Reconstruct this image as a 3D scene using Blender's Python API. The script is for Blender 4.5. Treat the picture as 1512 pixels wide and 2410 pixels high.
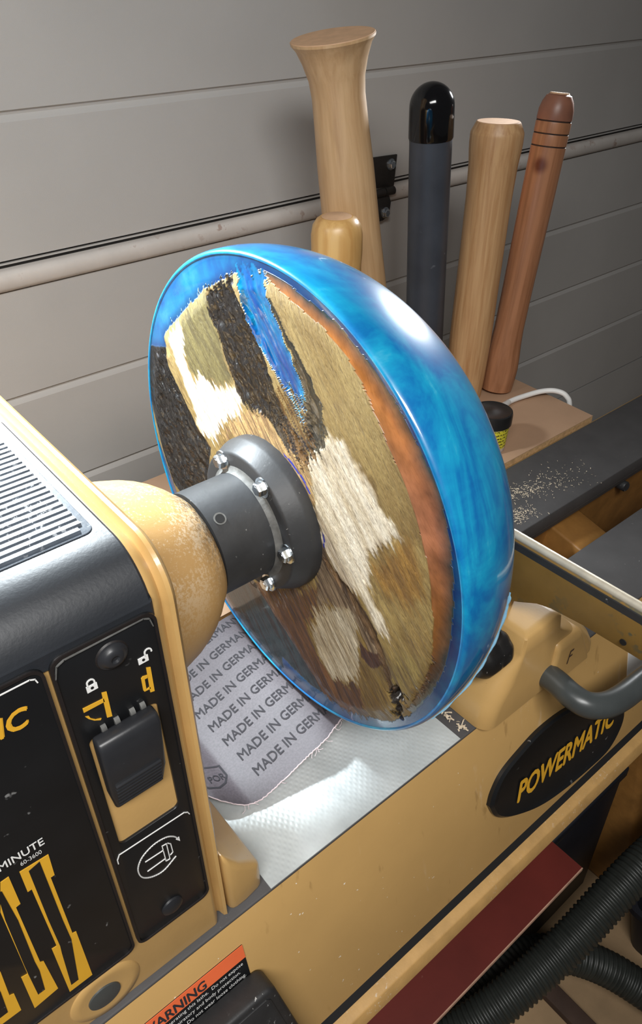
import bpy, bmesh, math, random
import numpy as np
from mathutils import Vector, Matrix, Quaternion

for o in list(bpy.data.objects):
    bpy.data.objects.remove(o, do_unlink=True)
S = bpy.context.scene
COL = S.collection
random.seed(7)
PI = math.pi

# ------------------------------------------------------------------ camera
camd = bpy.data.cameras.new('camera')
camd.sensor_fit = 'VERTICAL'
camd.sensor_height = 36.0
camd.lens = 36.0 * 1775.0 / 2410.0
camd.clip_start = 0.02
cam = bpy.data.objects.new('camera', camd)
COL.objects.link(cam)
cam.matrix_world = Matrix((
    (0.77085135, 0.38197924, -0.50978433, -0.29724925),
    (-0.63688261, 0.4458175, -0.6289891, -0.4285),
    (-0.01299, 0.80952987, 0.58693496, 0.6267),
    (0, 0, 0, 1)))
S.camera = cam

# ------------------------------------------------------------------ world, lights, exposure
S.view_settings.view_transform = 'Standard'
S.view_settings.look = 'None'
S.view_settings.gamma = 1.0
S.view_settings.use_curve_mapping = False
S.view_settings.exposure = 0.0
W = bpy.data.worlds.new('garage_air')
S.world = W
W.use_nodes = True
W.node_tree.nodes['Background'].inputs[0].default_value = (1.0, 0.97, 0.95, 1)
W.node_tree.nodes['Background'].inputs[1].default_value = 0.055


def area(name, loc, target, size, power, color=(1, 1, 1), shape='DISK', size_y=None, spread=PI):
    d = bpy.data.lights.new(name, 'AREA')
    d.shape = shape
    d.size = size
    if size_y:
        d.size_y = size_y
    d.energy = power
    d.color = color
    d.spread = spread
    o = bpy.data.objects.new(name, d)
    COL.objects.link(o)
    o.location = loc
    o.rotation_euler = (Vector(target) - Vector(loc)).to_track_quat('-Z', 'Y').to_euler()
    return o


area('ceiling_tube_light', (-0.75, -0.95, 1.50), (-0.40, 0.05, 0.1), 1.2, 16.5, (1.0, 0.985, 0.96), 'RECTANGLE', 0.35, spread=1.9)
area('gooseneck_work_lamp', (-0.12, 0.30, 0.62), (-0.09, 0.03, 0.30), 0.09, 6.0, (0.86, 0.95, 1.0), spread=2.3)
area('added_glare_lamp', (1.40, 0.51, 0.65), (0.1, 0.0, 0.40), 0.14, 1.6, (0.95, 0.98, 1.0), spread=0.8)  # unseen lamp added to make the glare on the bowl edge

# ------------------------------------------------------------------ helpers

def tag(o, label=None, cat=None, group=None, kind=None):
    if label: o['label'] = label
    if cat: o['category'] = cat
    if group: o['group'] = group
    if kind: o['kind'] = kind
    return o


def thing(name, label, cat, loc=(0, 0, 0), rot=None, group=None, kind=None):
    o = bpy.data.objects.new(name, None)
    o.empty_display_size = 0.02
    COL.objects.link(o)
    o.location = loc
    if rot is not None:
        o.rotation_euler = rot
    return tag(o, label, cat, group, kind)


def wloc(o):
    v = Vector((0, 0, 0))
    while o is not None:
        v += Vector(o.location)
        o = o.parent
    return v


class MB:
    """collects geometry in world coordinates (or local ones, local=True)"""
    def __init__(self):
        self.v, self.f = [], []

    def add(self, vs, fs):
        n = len(self.v)
        self.v += [tuple(p) for p in vs]
        self.f += [tuple(i + n for i in q) for q in fs]
        return self

    def box(self, x0, x1, y0, y1, z0, z1):
        vs = [(x, y, z) for z in (z0, z1) for y in (y0, y1) for x in (x0, x1)]
        return self.add(vs, [(0, 2, 3, 1), (4, 5, 7, 6), (0, 1, 5, 4), (2, 6, 7, 3), (0, 4, 6, 2), (1, 3, 7, 5)])

    def loft(self, rings, cap0=True, cap1=True, closed=True):
        k = len(rings[0])
        vs = [p for r in rings for p in r]
        fs = []
        for i in range(len(rings) - 1):
            for j in range(k if closed else k - 1):
                a, b = i * k + j, i * k + (j + 1) % k
                fs.append((a, b, b + k, a + k))
        if cap0: fs.append(tuple(range(k))[::-1])
        if cap1: fs.append(tuple((len(rings) - 1) * k + j for j in range(k)))
        return self.add(vs, fs)

    def revolve(self, prof, o, d, seg=48, cap0=True, cap1=True):
        """prof: (distance along d, radius)"""
        d = Vector(d).normalized()
        a = d.orthogonal().normalized()
        b = d.cross(a)
        o = Vector(o)
        rings = [[o + d * t + (a * math.cos(2 * PI * j / seg) + b * math.sin(2 * PI * j / seg)) * r for j in range(seg)] for t, r in prof]
        return self.loft(rings, cap0, cap1)

    def tube(self, pts, r, seg=12, cap=True, rf=None):
        pts = [Vector(p) for p in pts]
        n = len(pts)
        t0 = (pts[1] - pts[0]).normalized()
        a = t0.orthogonal().normalized()
        rings = []
        for i, p in enumerate(pts):
            t = (pts[min(i + 1, n - 1)] - pts[max(i - 1, 0)]).normalized()
            a = (a - t * a.dot(t)).normalized()
            b = t.cross(a)
            rr = rf(i) if rf else r
            rings.append([p + (a * math.cos(2 * PI * j / seg) + b * math.sin(2 * PI * j / seg)) * rr for j in range(seg)])
        return self.loft(rings, cap, cap)

    def prism(self, poly, fr, h, h0=0.0):
        """poly of 2D points in frame fr=(o,u,v,n), from n*h0 to n*h"""
        o, u, v, n = [Vector(q) for q in fr]
        r0 = [o + u * a + v * b + n * h0 for a, b in poly]
        r1 = [o + u * a + v * b + n * h for a, b in poly]
        return self.loft([r0, r1])

    def build(self, name, m, parent=None, smooth=False, bevel=0.0, seg=2, angle=40, local=False):
        me = bpy.data.meshes.new(name)
        off = wloc(parent) if (parent is not None and not local) else Vector((0, 0, 0))
        me.from_pydata([tuple(Vector(p) - off) for p in self.v], [], self.f)
        bm = bmesh.new()
        bm.from_mesh(me)
        bmesh.ops.recalc_face_normals(bm, faces=bm.faces)
        if bevel:
            es = [e for e in bm.edges if len(e.link_faces) == 2 and e.calc_face_angle(0) > math.radians(angle)]
            bmesh.ops.bevel(bm, geom=es, offset=bevel, segments=seg, affect='EDGES', profile=0.5, clamp_overlap=True)
        bm.to_mesh(me)
        bm.free()
        if smooth or bevel:
            me.polygons.foreach_set('use_smooth', [True] * len(me.polygons))
            try:
                me.set_sharp_from_angle(angle=math.radians(angle if not bevel else 50))
            except Exception:
                pass
        me.materials.append(m)
        o = bpy.data.objects.new(name, me)
        COL.objects.link(o)
        if parent is not None:
            o.parent = parent
        return o


def rrect(x0, x1, y0, y1, r, k=6):
    out = []
    for cx, cy, a in ((x1 - r, y1 - r, 0), (x0 + r, y1 - r, 90), (x0 + r, y0 + r, 180), (x1 - r, y0 + r, 270)):
        for i in range(k + 1):
            t = math.radians(a + 90 * i / k)
            out.append((cx + r * math.cos(t), cy + r * math.sin(t)))
    return out


def circ(cx, cy, r, k=32, ry=None):
    return [(cx + r * math.cos(2 * PI * i / k), cy + (ry or r) * math.sin(2 * PI * i / k)) for i in range(k)]


def smooth_path(P, n=10):
    P = [Vector(p) for p in P]
    P = [P[0] * 2 - P[1]] + P + [P[-1] * 2 - P[-2]]
    out = []
    for i in range(1, len(P) - 2):
        for k in range(n):
            t = k / n
            a, b, c, d = P[i - 1], P[i], P[i + 1], P[i + 2]
            out.append(0.5 * ((2 * b) + (c - a) * t + (2 * a - 5 * b + 4 * c - d) * t * t + (3 * b - a - 3 * c + d) * t ** 3))
    out.append(P[-2])
    return out


def text_geo(s, size=1.0, bold=0.0, shear=0.0, spacing=1.0, fill_res=3):
    cu = bpy.data.curves.new('txt', 'FONT')
    cu.body = s
    cu.size = size
    cu.shear = shear
    cu.offset = bold
    cu.space_character = spacing
    cu.resolution_u = fill_res
    ob = bpy.data.objects.new('txt', cu)
    COL.objects.link(ob)
    bpy.context.view_layer.update()
    dg = bpy.context.evaluated_depsgraph_get()
    me = ob.evaluated_get(dg).to_mesh()
    vs = [(v.co.x, v.co.y) for v in me.vertices]
    fs = [tuple(p.vertices) for p in me.polygons]
    ob.evaluated_get(dg).to_mesh_clear()
    bpy.data.objects.remove(ob, do_unlink=True)
    bpy.data.curves.remove(cu)
    return vs, fs


def lettering(s, fr, width, parent, m, height=None, bold=0.0, shear=0.0, h=0.0006, name='lettering', warp=None, spacing=1.0):
    """flat letters laid in frame fr=(o,u,v,n): scaled to width (and cap height)"""
    vs, fs = text_geo(s, 1.0, 0.0, shear, spacing)
    xs = [a for a, b in vs]
    ys = [b for a, b in vs]
    sx = width / (max(xs) - min(xs))
    sy = (height / (max(ys) - min(ys))) if height else sx
    o, u, v, n = [Vector(q) for q in fr]
    x0, y0 = min(xs), min(ys)
    P = [o + u * ((a - x0) * sx) + v * ((b - y0) * sy) for a, b in vs]
    if warp:
        P = [warp(p) for p in P]
    mb = MB()
    for i, (du, dv) in enumerate([(0, 0)] if not bold else [(bold, 0), (-bold, 0), (0, bold), (0, -bold), (0, 0)]):
        mb.add([p + n * (h + i * 0.00005) + u * (du * sy) + v * (dv * sy) for p in P], fs)
    ob = mb.build(name, m, parent)
    return ob


# ------------------------------------------------------------------ materials

def new_mat(name):
    m = bpy.data.materials.new(name)
    m.use_nodes = True
    nt = m.node_tree
    return m, nt, nt.nodes['Principled BSDF']


def noise(nt, vec, scale, detail=4, rough=0.55, dist=0.0):
    n = nt.nodes.new('ShaderNodeTexNoise')
    n.inputs['Scale'].default_value = scale
    n.inputs['Detail'].default_value = detail
    n.inputs['Roughness'].default_value = rough
    n.inputs['Distortion'].default_value = dist
    if vec is not None:
        nt.links.new(vec, n.inputs['Vector'])
    return n.outputs['Fac']


def ramp(nt, fac, stops, interp='LINEAR'):
    n = nt.nodes.new('ShaderNodeValToRGB')
    n.color_ramp.interpolation = interp
    while len(n.color_ramp.elements) < len(stops):
        n.color_ramp.elements.new(0.5)
    for e, (p, c) in zip(n.color_ramp.elements, stops):
        e.position = p
        e.color = tuple(c) + (1,) if len(c) == 3 else c
    nt.links.new(fac, n.inputs[0])
    return n.outputs['Color']


def mix(nt, fac, a, b, mode='MIX'):
    n = nt.nodes.new('ShaderNodeMix')
    n.data_type = 'RGBA'
    n.blend_type = mode
    for s, v in ((n.inputs['Factor'], fac), (n.inputs[6], a), (n.inputs[7], b)):
        if isinstance(v, (int, float)):
            s.default_value = v
        elif isinstance(v, (tuple, list)):
            s.default_value = tuple(v) + (1,) if len(v) == 3 else v
        else:
            nt.links.new(v, s)
    return n.outputs[2]


def mth(nt, op, a, b=None, c=None, clamp=False):
    n = nt.nodes.new('ShaderNodeMath')
    n.operation = op
    n.use_clamp = clamp
    for i, v in enumerate((a, b, c)):
        if v is None: continue
        if isinstance(v, (int, float)):
            n.inputs[i].default_value = v
        else:
            nt.links.new(v, n.inputs[i])
    return n.outputs[0]


def mrange(nt, v, a, b, c=0.0, d=1.0):
    n = nt.nodes.new('ShaderNodeMapRange')
    n.inputs[1].default_value, n.inputs[2].default_value = a, b
    n.inputs[3].default_value, n.inputs[4].default_value = c, d
    n.interpolation_type = 'SMOOTHSTEP'
    nt.links.new(v, n.inputs[0])
    return n.outputs[0]


def coords(nt, scale=(1, 1, 1), rot=(0, 0, 0), kind='Object'):
    t = nt.nodes.new('ShaderNodeTexCoord')
    mp = nt.nodes.new('ShaderNodeMapping')
    mp.inputs['Scale'].default_value = scale
    mp.inputs['Rotation'].default_value = rot
    nt.links.new(t.outputs[kind], mp.inputs['Vector'])
    return mp.outputs['Vector']


def bump(nt, bsdf, h, strength=0.2, dist=0.001):
    b = nt.nodes.new('ShaderNodeBump')
    b.inputs['Strength'].default_value = strength
    b.inputs['Distance'].default_value = dist
    nt.links.new(h, b.inputs['Height'])
    nt.links.new(b.outputs['Normal'], bsdf.inputs['Normal'])
    return b


def lin(r, g, b):
    f = lambda c: (c / 255 / 12.92) if c / 255 <= 0.04045 else ((c / 255 + 0.055) / 1.055) ** 2.4
    return (f(r), f(g), f(b))


def plain(name, c, rough=0.5, metal=0.0, var=0.15, scale=30, bmp=0.0, bscale=400, coat=0.0, specks=None, speck_amt=0.62, speck_scale=160):
    m, nt, p = new_mat(name)
    v = coords(nt)
    f = noise(nt, v, scale, 5)
    c = Vector(c)
    col = ramp(nt, f, [(0.3, tuple(c * (1 - var))), (0.7, tuple(min(1, q) for q in c * (1 + var)))])
    if specks:
        s = noise(nt, v, speck_scale, 3, 0.7)
        s2 = noise(nt, v, 14, 3)
        msk = mth(nt, 'MULTIPLY', mrange(nt, s, speck_amt, speck_amt + 0.06), mrange(nt, s2, 0.45, 0.62))
        col = mix(nt, msk, col, specks)
    nt.links.new(col, p.inputs['Base Color'])
    p.inputs['Roughness'].default_value = rough
    p.inputs['Metallic'].default_value = metal
    p.inputs['Coat Weight'].default_value = coat
    p.inputs['Coat Roughness'].default_value = 0.1
    if bmp:
        bump(nt, p, noise(nt, v, bscale, 3), bmp, 0.001)
    return m


TAN = lin(194, 156, 98)
M = {}
M['tan'] = plain('tan_enamel', TAN, 0.36, 0, 0.06, 18, 0.06, 350, 0.3, lin(70, 52, 35), 0.70, 120)
def apron_mat():
    m, nt, p = new_mat('tan_enamel_with_drips')
    v = coords(nt)
    f = noise(nt, v, 9, 5)
    c = Vector(TAN)
    col = ramp(nt, f, [(0.3, tuple(c * 0.94)), (0.7, tuple(c * 1.05))])
    drip = noise(nt, coords(nt, (46, 46, 2.2)), 1.0, 5, 0.65)
    d2 = noise(nt, v, 11, 3)
    msk = mth(nt, 'MULTIPLY', mrange(nt, drip, 0.60, 0.72), mrange(nt, d2, 0.45, 0.65))
    col = mix(nt, mth(nt, 'MULTIPLY', msk, 0.45), col, lin(214, 190, 160))
    dk = mth(nt, 'MULTIPLY', mrange(nt, noise(nt, coords(nt, (60, 60, 9)), 1.0, 4), 0.64, 0.72), 0.35)
    col = mix(nt, dk, col, lin(120, 88, 48))
    sp = mrange(nt, noise(nt, v, 150, 2, 0.6), 0.735, 0.76)
    col = mix(nt, sp, col, lin(232, 220, 200))
    nt.links.new(col, p.inputs['Base Color'])
    p.inputs['Roughness'].default_value = 0.4
    bump(nt, p, noise(nt, v, 350, 3), 0.06, 0.001)
    return m


M['tan_apron'] = apron_mat()
M['tan_dirty'] = plain('tan_enamel_dusty', lin(190, 150, 92), 0.6, 0, 0.12, 40, 0.2, 300, 0.0, lin(215, 200, 180), 0.60, 220)
M['tan_raw'] = plain('tan_rough_casting', lin(142, 100, 50), 0.5, 0, 0.2, 30, 0.3, 140)
M['black'] = plain('black_plastic', lin(38, 39, 42), 0.36, 0, 0.2, 25, 0.05, 300, 0.0, lin(120, 120, 122), 0.70, 60)
M['cover'] = plain('black_cover_plastic', lin(36, 39, 44), 0.50, 0, 0.2, 25, 0.12, 420, 0.0, lin(120, 122, 125), 0.70, 130)
M['rib'] = plain('dusty_grey_ribs', lin(66, 74, 84), 0.55, 0, 0.25, 60, 0.2, 300, 0.0, lin(190, 195, 200), 0.58, 200)
M['label_black'] = plain('black_label_print', lin(24, 25, 27), 0.32, 0, 0.15, 20, 0.0, 100, 0.0, lin(120, 120, 120), 0.66, 75)
M['label_rim'] = plain('black_label_border', lin(30, 26, 26), 0.5, 0, 0.2, 60, 0.1)
M['yellow'] = plain('amber_print', lin(222, 168, 48), 0.45, 0, 0.05)
M['white'] = plain('white_print', lin(232, 232, 230), 0.5, 0, 0.04)
M['orange'] = plain('orange_print', lin(238, 112, 66), 0.45, 0, 0.04)
M['ink'] = plain('dark_ink', lin(42, 40, 45), 0.8, 0, 0.1)
M['steel_dark'] = plain('blackened_steel', lin(48, 49, 51), 0.52, 0.1, 0.18, 40, 0.12, 260, 0.0, lin(150, 150, 148), 0.66, 170)
M['weld'] = plain('dusty_fillet', lin(96, 96, 94), 0.7, 0.1, 0.3, 120, 0.3, 300)
M['zinc'] = plain('zinc_bolt', lin(205, 212, 218), 0.22, 1.0, 0.1, 80)
M['hole'] = plain('dark_recess_shade', lin(14, 12, 12), 0.8)  # near-black standing in for the shade inside holes and the ledge gap
M['iron'] = plain('grey_bed_way', lin(70, 68, 68), 0.72, 0.0, 0.12, 25, 0.1, 300, 0.0, lin(130, 128, 126), 0.66, 260)
M['door'] = plain('grey_door_paint', lin(186, 184, 181), 0.55, 0, 0.04, 5, 0.12, 700, 0.0, lin(126, 120, 116), 0.735, 70)
M['ridge'] = plain('dusty_lit_door_lip', lin(206, 200, 194), 0.6, 0, 0.06, 25, 0.1, 300, 0.0, lin(176, 156, 146), 0.58, 50)  # dusty specks over door paint lightened for the light the lip catches
M['gap'] = plain('dark_joint', lin(58, 56, 55), 0.8)
M['hinge'] = plain('dark_hinge_steel', lin(62, 59, 57), 0.5, 0.5, 0.15, 60)
M['floor'] = plain('floor_board', lin(150, 124, 92), 0.75, 0, 0.25, 8, 0.2, 120)
M['strip'] = plain('dark_brown', lin(70, 52, 42), 0.8, 0, 0.3, 12)
M['red'] = plain('dark_red_paint', lin(96, 34, 27), 0.5, 0, 0.15, 10, 0.05, 200, 0.0, lin(130, 90, 80), 0.72, 120)
M['red_edge'] = plain('raw_board_edge', lin(178, 140, 118), 0.8, 0, 0.2, 60)
M['hose'] = plain('black_hose_plastic', lin(40, 43, 40), 0.45, 0, 0.2, 60)
M['navy'] = plain('dark_bin_plastic', lin(20, 22, 30), 0.5, 0, 0.2, 20)
M['cable'] = plain('white_cable', lin(226, 224, 220), 0.45, 0, 0.03)
M['jar'] = plain('clear_jar_plastic', lin(196, 192, 186), 0.3, 0, 0.05)
M['chip'] = plain('wood_shavings', lin(206, 190, 166), 0.8, 0, 0.25, 300)
M['flash'] = plain('milky_resin_flash', lin(130, 176, 200), 0.35, 0, 0.1, 120)
M['handle'] = plain('dark_grey_handle', lin(70, 74, 74), 0.33, 0.1, 0.12, 30, 0.05, 200)
M['knob'] = plain('black_knob', lin(28, 27, 27), 0.35, 0, 0.2, 60, 0.1, 200, 0.0, lin(150, 145, 140), 0.68, 200)
M['restedge'] = plain('bare_steel_edge', lin(208, 198, 178), 0.5, 0.35, 0.15, 60)
M['rest'] = plain('worn_yellow_olive_paint', lin(128, 98, 46), 0.45, 0, 0.2, 14, 0.08, 200, 0.0, lin(84, 84, 66), 0.52, 40)
M['blackbox'] = plain('speckled_black_rubber', lin(40, 40, 41), 0.5, 0, 0.25, 40, 0.2, 200, 0.0, lin(190, 190, 188), 0.63, 130)
M['blue_ink'] = plain('blue_marker', lin(30, 50, 170), 0.6)


def wood_mat(name, light, dark, rough=0.42, streak=120, knot=None, top=None):
    m, nt, p = new_mat(name)
    v = coords(nt, (1, 1, 0.045))
    g = noise(nt, v, streak, 6, 0.6, 0.4)
    v2 = coords(nt, (1, 1, 0.16))
    g2 = noise(nt, v2, 26, 4, 0.5, 0.8)
    col = ramp(nt, g, [(0.30, dark), (0.62, light)])
    dk = tuple(q * 0.82 for q in dark)
    col = mix(nt, mrange(nt, g2, 0.52, 0.75, 0, 0.55), col, dk)
    if knot:
        t = nt.nodes.new('ShaderNodeTexCoord')
        d = nt.nodes.new('ShaderNodeVectorMath')
        d.operation = 'DISTANCE'
        d.inputs[1].default_value = knot
        nt.links.new(t.outputs['Object'], d.inputs[0])
        col = mix(nt, mrange(nt, d.outputs['Value'], 0.004, 0.017, 0.85, 0), col, lin(92, 40, 24))
    nt.links.new(col, p.inputs['Base Color'])
    p.inputs['Roughness'].default_value = rough
    bump(nt, p, g, 0.10, 0.0006)
    return m


M['pine'] = wood_mat('pale_turned_wood', lin(212, 176, 132), lin(192, 152, 108))
M['pine_end'] = plain('end_grain', lin(205, 166, 130), 0.7, 0, 0.1, 60, 0.2, 200)
M['oak'] = wood_mat('golden_turned_wood', lin(204, 164, 118), lin(174, 128, 84), 0.45, 150)
M['honey'] = wood_mat('honey_pine_wood', lin(214, 172, 108), lin(186, 136, 76), 0.35, 60)
M['redwood'] = wood_mat('reddish_turned_wood', lin(174, 122, 88), lin(134, 88, 58), 0.36, 90, (-0.025, -0.009, 0.368))
M['burn'] = plain('burnt_ring', lin(52, 34, 26), 0.7)
M['walnut'] = plain('brown_dome_wood', lin(140, 94, 74), 0.4, 0, 0.2, 30)
M['ply'] = plain('plywood_face', lin(176, 142, 114), 0.65, 0, 0.08, 9, 0.1, 200, 0.0, lin(150, 112, 84), 0.68, 60)
M['ply_edge'] = plain('plywood_edge', lin(190, 156, 112), 0.8, 0, 0.25, 200, 0.3, 200)
M['pipe'] = plain('dark_grey_pipe', lin(62, 66, 74), 0.42, 0, 0.22, 12, 0.0, 100, 0.0, lin(120, 124, 130), 0.66, 20)
M['gloss_black'] = plain('glossy_black_cap', lin(16, 16, 18), 0.10, 0, 0.1, 40)

# ------------------------------------------------------------------ measured outlines (metres)
LOCKP = [(-0.2369, 0.3488), (-0.235, 0.3514), (-0.232, 0.3518), (-0.1869, 0.3529), (-0.1827, 0.3509), (-0.1809, 0.3461), (-0.1812, 0.3136), (-0.1789, 0.2581), (-0.1796, 0.1849), (-0.1838, 0.0659), (-0.1854, 0.0591), (-0.1947, 0.0596), (-0.2381, 0.0621), (-0.2424, 0.0682), (-0.2433, 0.0806), (-0.2385, 0.1645), (-0.2356, 0.2566), (-0.2352, 0.3179)]
BIGP = [(-0.3177, 0.3592), (-0.2462, 0.352), (-0.2428, 0.3506), (-0.241, 0.3465), (-0.241, 0.3388), (-0.2417, 0.2784), (-0.2442, 0.1915), (-0.2444, 0.0723), (-0.2464, 0.0649), (-0.2514, 0.0612), (-0.3176, 0.059), (-0.4177, 0.0627)]
WIN = [(-0.2311, 0.2862), (-0.1923, 0.2818), (-0.1898, 0.267), (-0.1907, 0.1891), (-0.1928, 0.1855), (-0.2326, 0.1801), (-0.2344, 0.183), (-0.233, 0.2242)]
LEVER = [(-0.2311, 0.2914), (-0.1951, 0.2867), (-0.1983, 0.2327), (-0.2006, 0.2276), (-0.2261, 0.2258), (-0.2325, 0.2323)]
BOSS = [(-0.2092, 0.3362), (-0.2076, 0.3445)]
LOCK1 = [(-0.2235, 0.3231)]
LOCK2 = [(-0.1933, 0.3233)]
ICON1 = [[(-0.2195, 0.3146), (-0.2168, 0.3136), (-0.2172, 0.2939), (-0.2201, 0.2949)], [(-0.2311, 0.3108), (-0.2192, 0.31), (-0.2191, 0.3073), (-0.2311, 0.3076)], [(-0.231, 0.3043), (-0.2291, 0.3034), (-0.2285, 0.3011), (-0.226, 0.2982), (-0.2231, 0.2968), (-0.2238, 0.2958), (-0.2271, 0.2981), (-0.2297, 0.3015)]]
ICON2 = [[(-0.1927, 0.3151), (-0.1902, 0.3139), (-0.1907, 0.2947), (-0.1933, 0.2954)], [(-0.1968, 0.3093), (-0.1956, 0.3102), (-0.1929, 0.3094), (-0.1932, 0.3073), (-0.1949, 0.3074), (-0.1952, 0.2992), (-0.1928, 0.2997), (-0.1926, 0.2981), (-0.1965, 0.2984), (-0.197, 0.2998)]]
CHART_A = [(-0.2892, 0.2167), (-0.2724, 0.216), (-0.2735, 0.1952), (-0.2759, 0.1951), (-0.2769, 0.1284), (-0.2746, 0.1277), (-0.2757, 0.068), (-0.2922, 0.0677), (-0.291, 0.1275), (-0.2879, 0.1271), (-0.2873, 0.1958), (-0.2897, 0.1957)]
CHART_AI = [(-0.2849, 0.213), (-0.278, 0.2151), (-0.279, 0.1487), (-0.2789, 0.124), (-0.2846, 0.0748), (-0.2897, 0.0748), (-0.287, 0.1161), (-0.2862, 0.1247), (-0.2861, 0.1582)]
CHART_B = [(-0.2996, 0.2182), (-0.2949, 0.2186), (-0.2955, 0.1898), (-0.2983, 0.1892), (-0.2998, 0.1226), (-0.2979, 0.121), (-0.2974, 0.0815), (-0.3141, 0.0788), (-0.3125, 0.1208), (-0.3087, 0.1199), (-0.3062, 0.1933)]
CHART_BI = [(-0.3033, 0.2116), (-0.301, 0.2107), (-0.3003, 0.1772), (-0.3023, 0.1276), (-0.3022, 0.1151), (-0.3043, 0.0913), (-0.3089, 0.0911), (-0.3084, 0.1208), (-0.3081, 0.1313), (-0.3059, 0.1845)]
CHART_C = [(-0.3209, 0.162), (-0.3203, 0.1402), (-0.3224, 0.1112), (-0.3199, 0.1098), (-0.3209, 0.0876), (-0.3343, 0.0875), (-0.3407, 0.0893)]
CHART_CI = [(-0.3253, 0.1456), (-0.3254, 0.1212), (-0.3275, 0.0961), (-0.3321, 0.0959), (-0.3387, 0.0966)]
TXT = {'IC': [(-0.2713, 0.3245), (-0.2579, 0.3233), (-0.2666, 0.3164)], 'UTE': [(-0.2839, 0.2293), (-0.2723, 0.228)], 'SP': [(-0.2872, 0.2232), (-0.2756, 0.2219)]}
LABELLINE = [(-0.2376, 0.1656), (-0.2375, 0.1697), (-0.2355, 0.1737), (-0.1883, 0.1722), (-0.1858, 0.1701), (-0.1848, 0.1672)]
ELL = [(-0.1957, 0.1491), (-0.199, 0.1553), (-0.2045, 0.1597), (-0.2132, 0.1606), (-0.2219, 0.1562), (-0.2265, 0.1484), (-0.227, 0.1401), (-0.2245, 0.1331), (-0.2185, 0.1277), (-0.2104, 0.1262), (-0.2003, 0.1323)]
ARROW = [(-0.1951, 0.1458), (-0.1977, 0.1502), (-0.1952, 0.1508)]
SPL = [[(-0.2211, 0.1488), (-0.2077, 0.148)], [(-0.2213, 0.1374), (-0.2079, 0.1377)], [(-0.2079, 0.1532), (-0.2047, 0.1527), (-0.2047, 0.1341), (-0.2077, 0.1346), (-0.2079, 0.1532)], [(-0.2036, 0.1522), (-0.2019, 0.1497), (-0.2017, 0.1391), (-0.2037, 0.1379)]]
SCREW2 = [(-0.2116, 0.0749)]
PLUG = [(-0.2768, 0.021), (-0.2919, 0.0284), (-0.2763, 0.0016)]
LOGO = [(0.1414, -0.169, -0.1151), (0.1478, -0.1662, -0.1011), (0.1642, -0.1631, -0.0854), (0.1935, -0.1612, -0.0758), (0.2311, -0.1599, -0.0693), (0.2784, -0.1607, -0.0737), (0.3293, -0.1644, -0.0922), (0.3757, -0.1705, -0.1223), (0.3945, -0.1757, -0.1484), (0.3923, -0.1803, -0.1717), (0.366, -0.1846, -0.1929), (0.3244, -0.185, -0.1951), (0.2715, -0.1841, -0.1907), (0.2218, -0.1819, -0.1797), (0.1757, -0.1775, -0.1575), (0.1509, -0.1734, -0.1372)]
LOGOT = [(0.1927, -0.1757, -0.1483), (0.385, -0.1785, -0.1624), (0.1869, -0.1695, -0.1173)]
WARN = [(-0.1678, -0.1529, -0.0346), (-0.1656, -0.1634, -0.087), (-0.2559, -0.1523, -0.0314), (-0.1676, -0.155, -0.045), (-0.1678, -0.1563, -0.0516), (-0.254, -0.153, -0.0349)]
BLK = [(-0.1582, -0.1624, -0.0822), (-0.1344, -0.1827, -0.1836), (-0.2156, -0.1625, -0.0827), (-0.165, -0.1616, -0.0781)]
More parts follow.
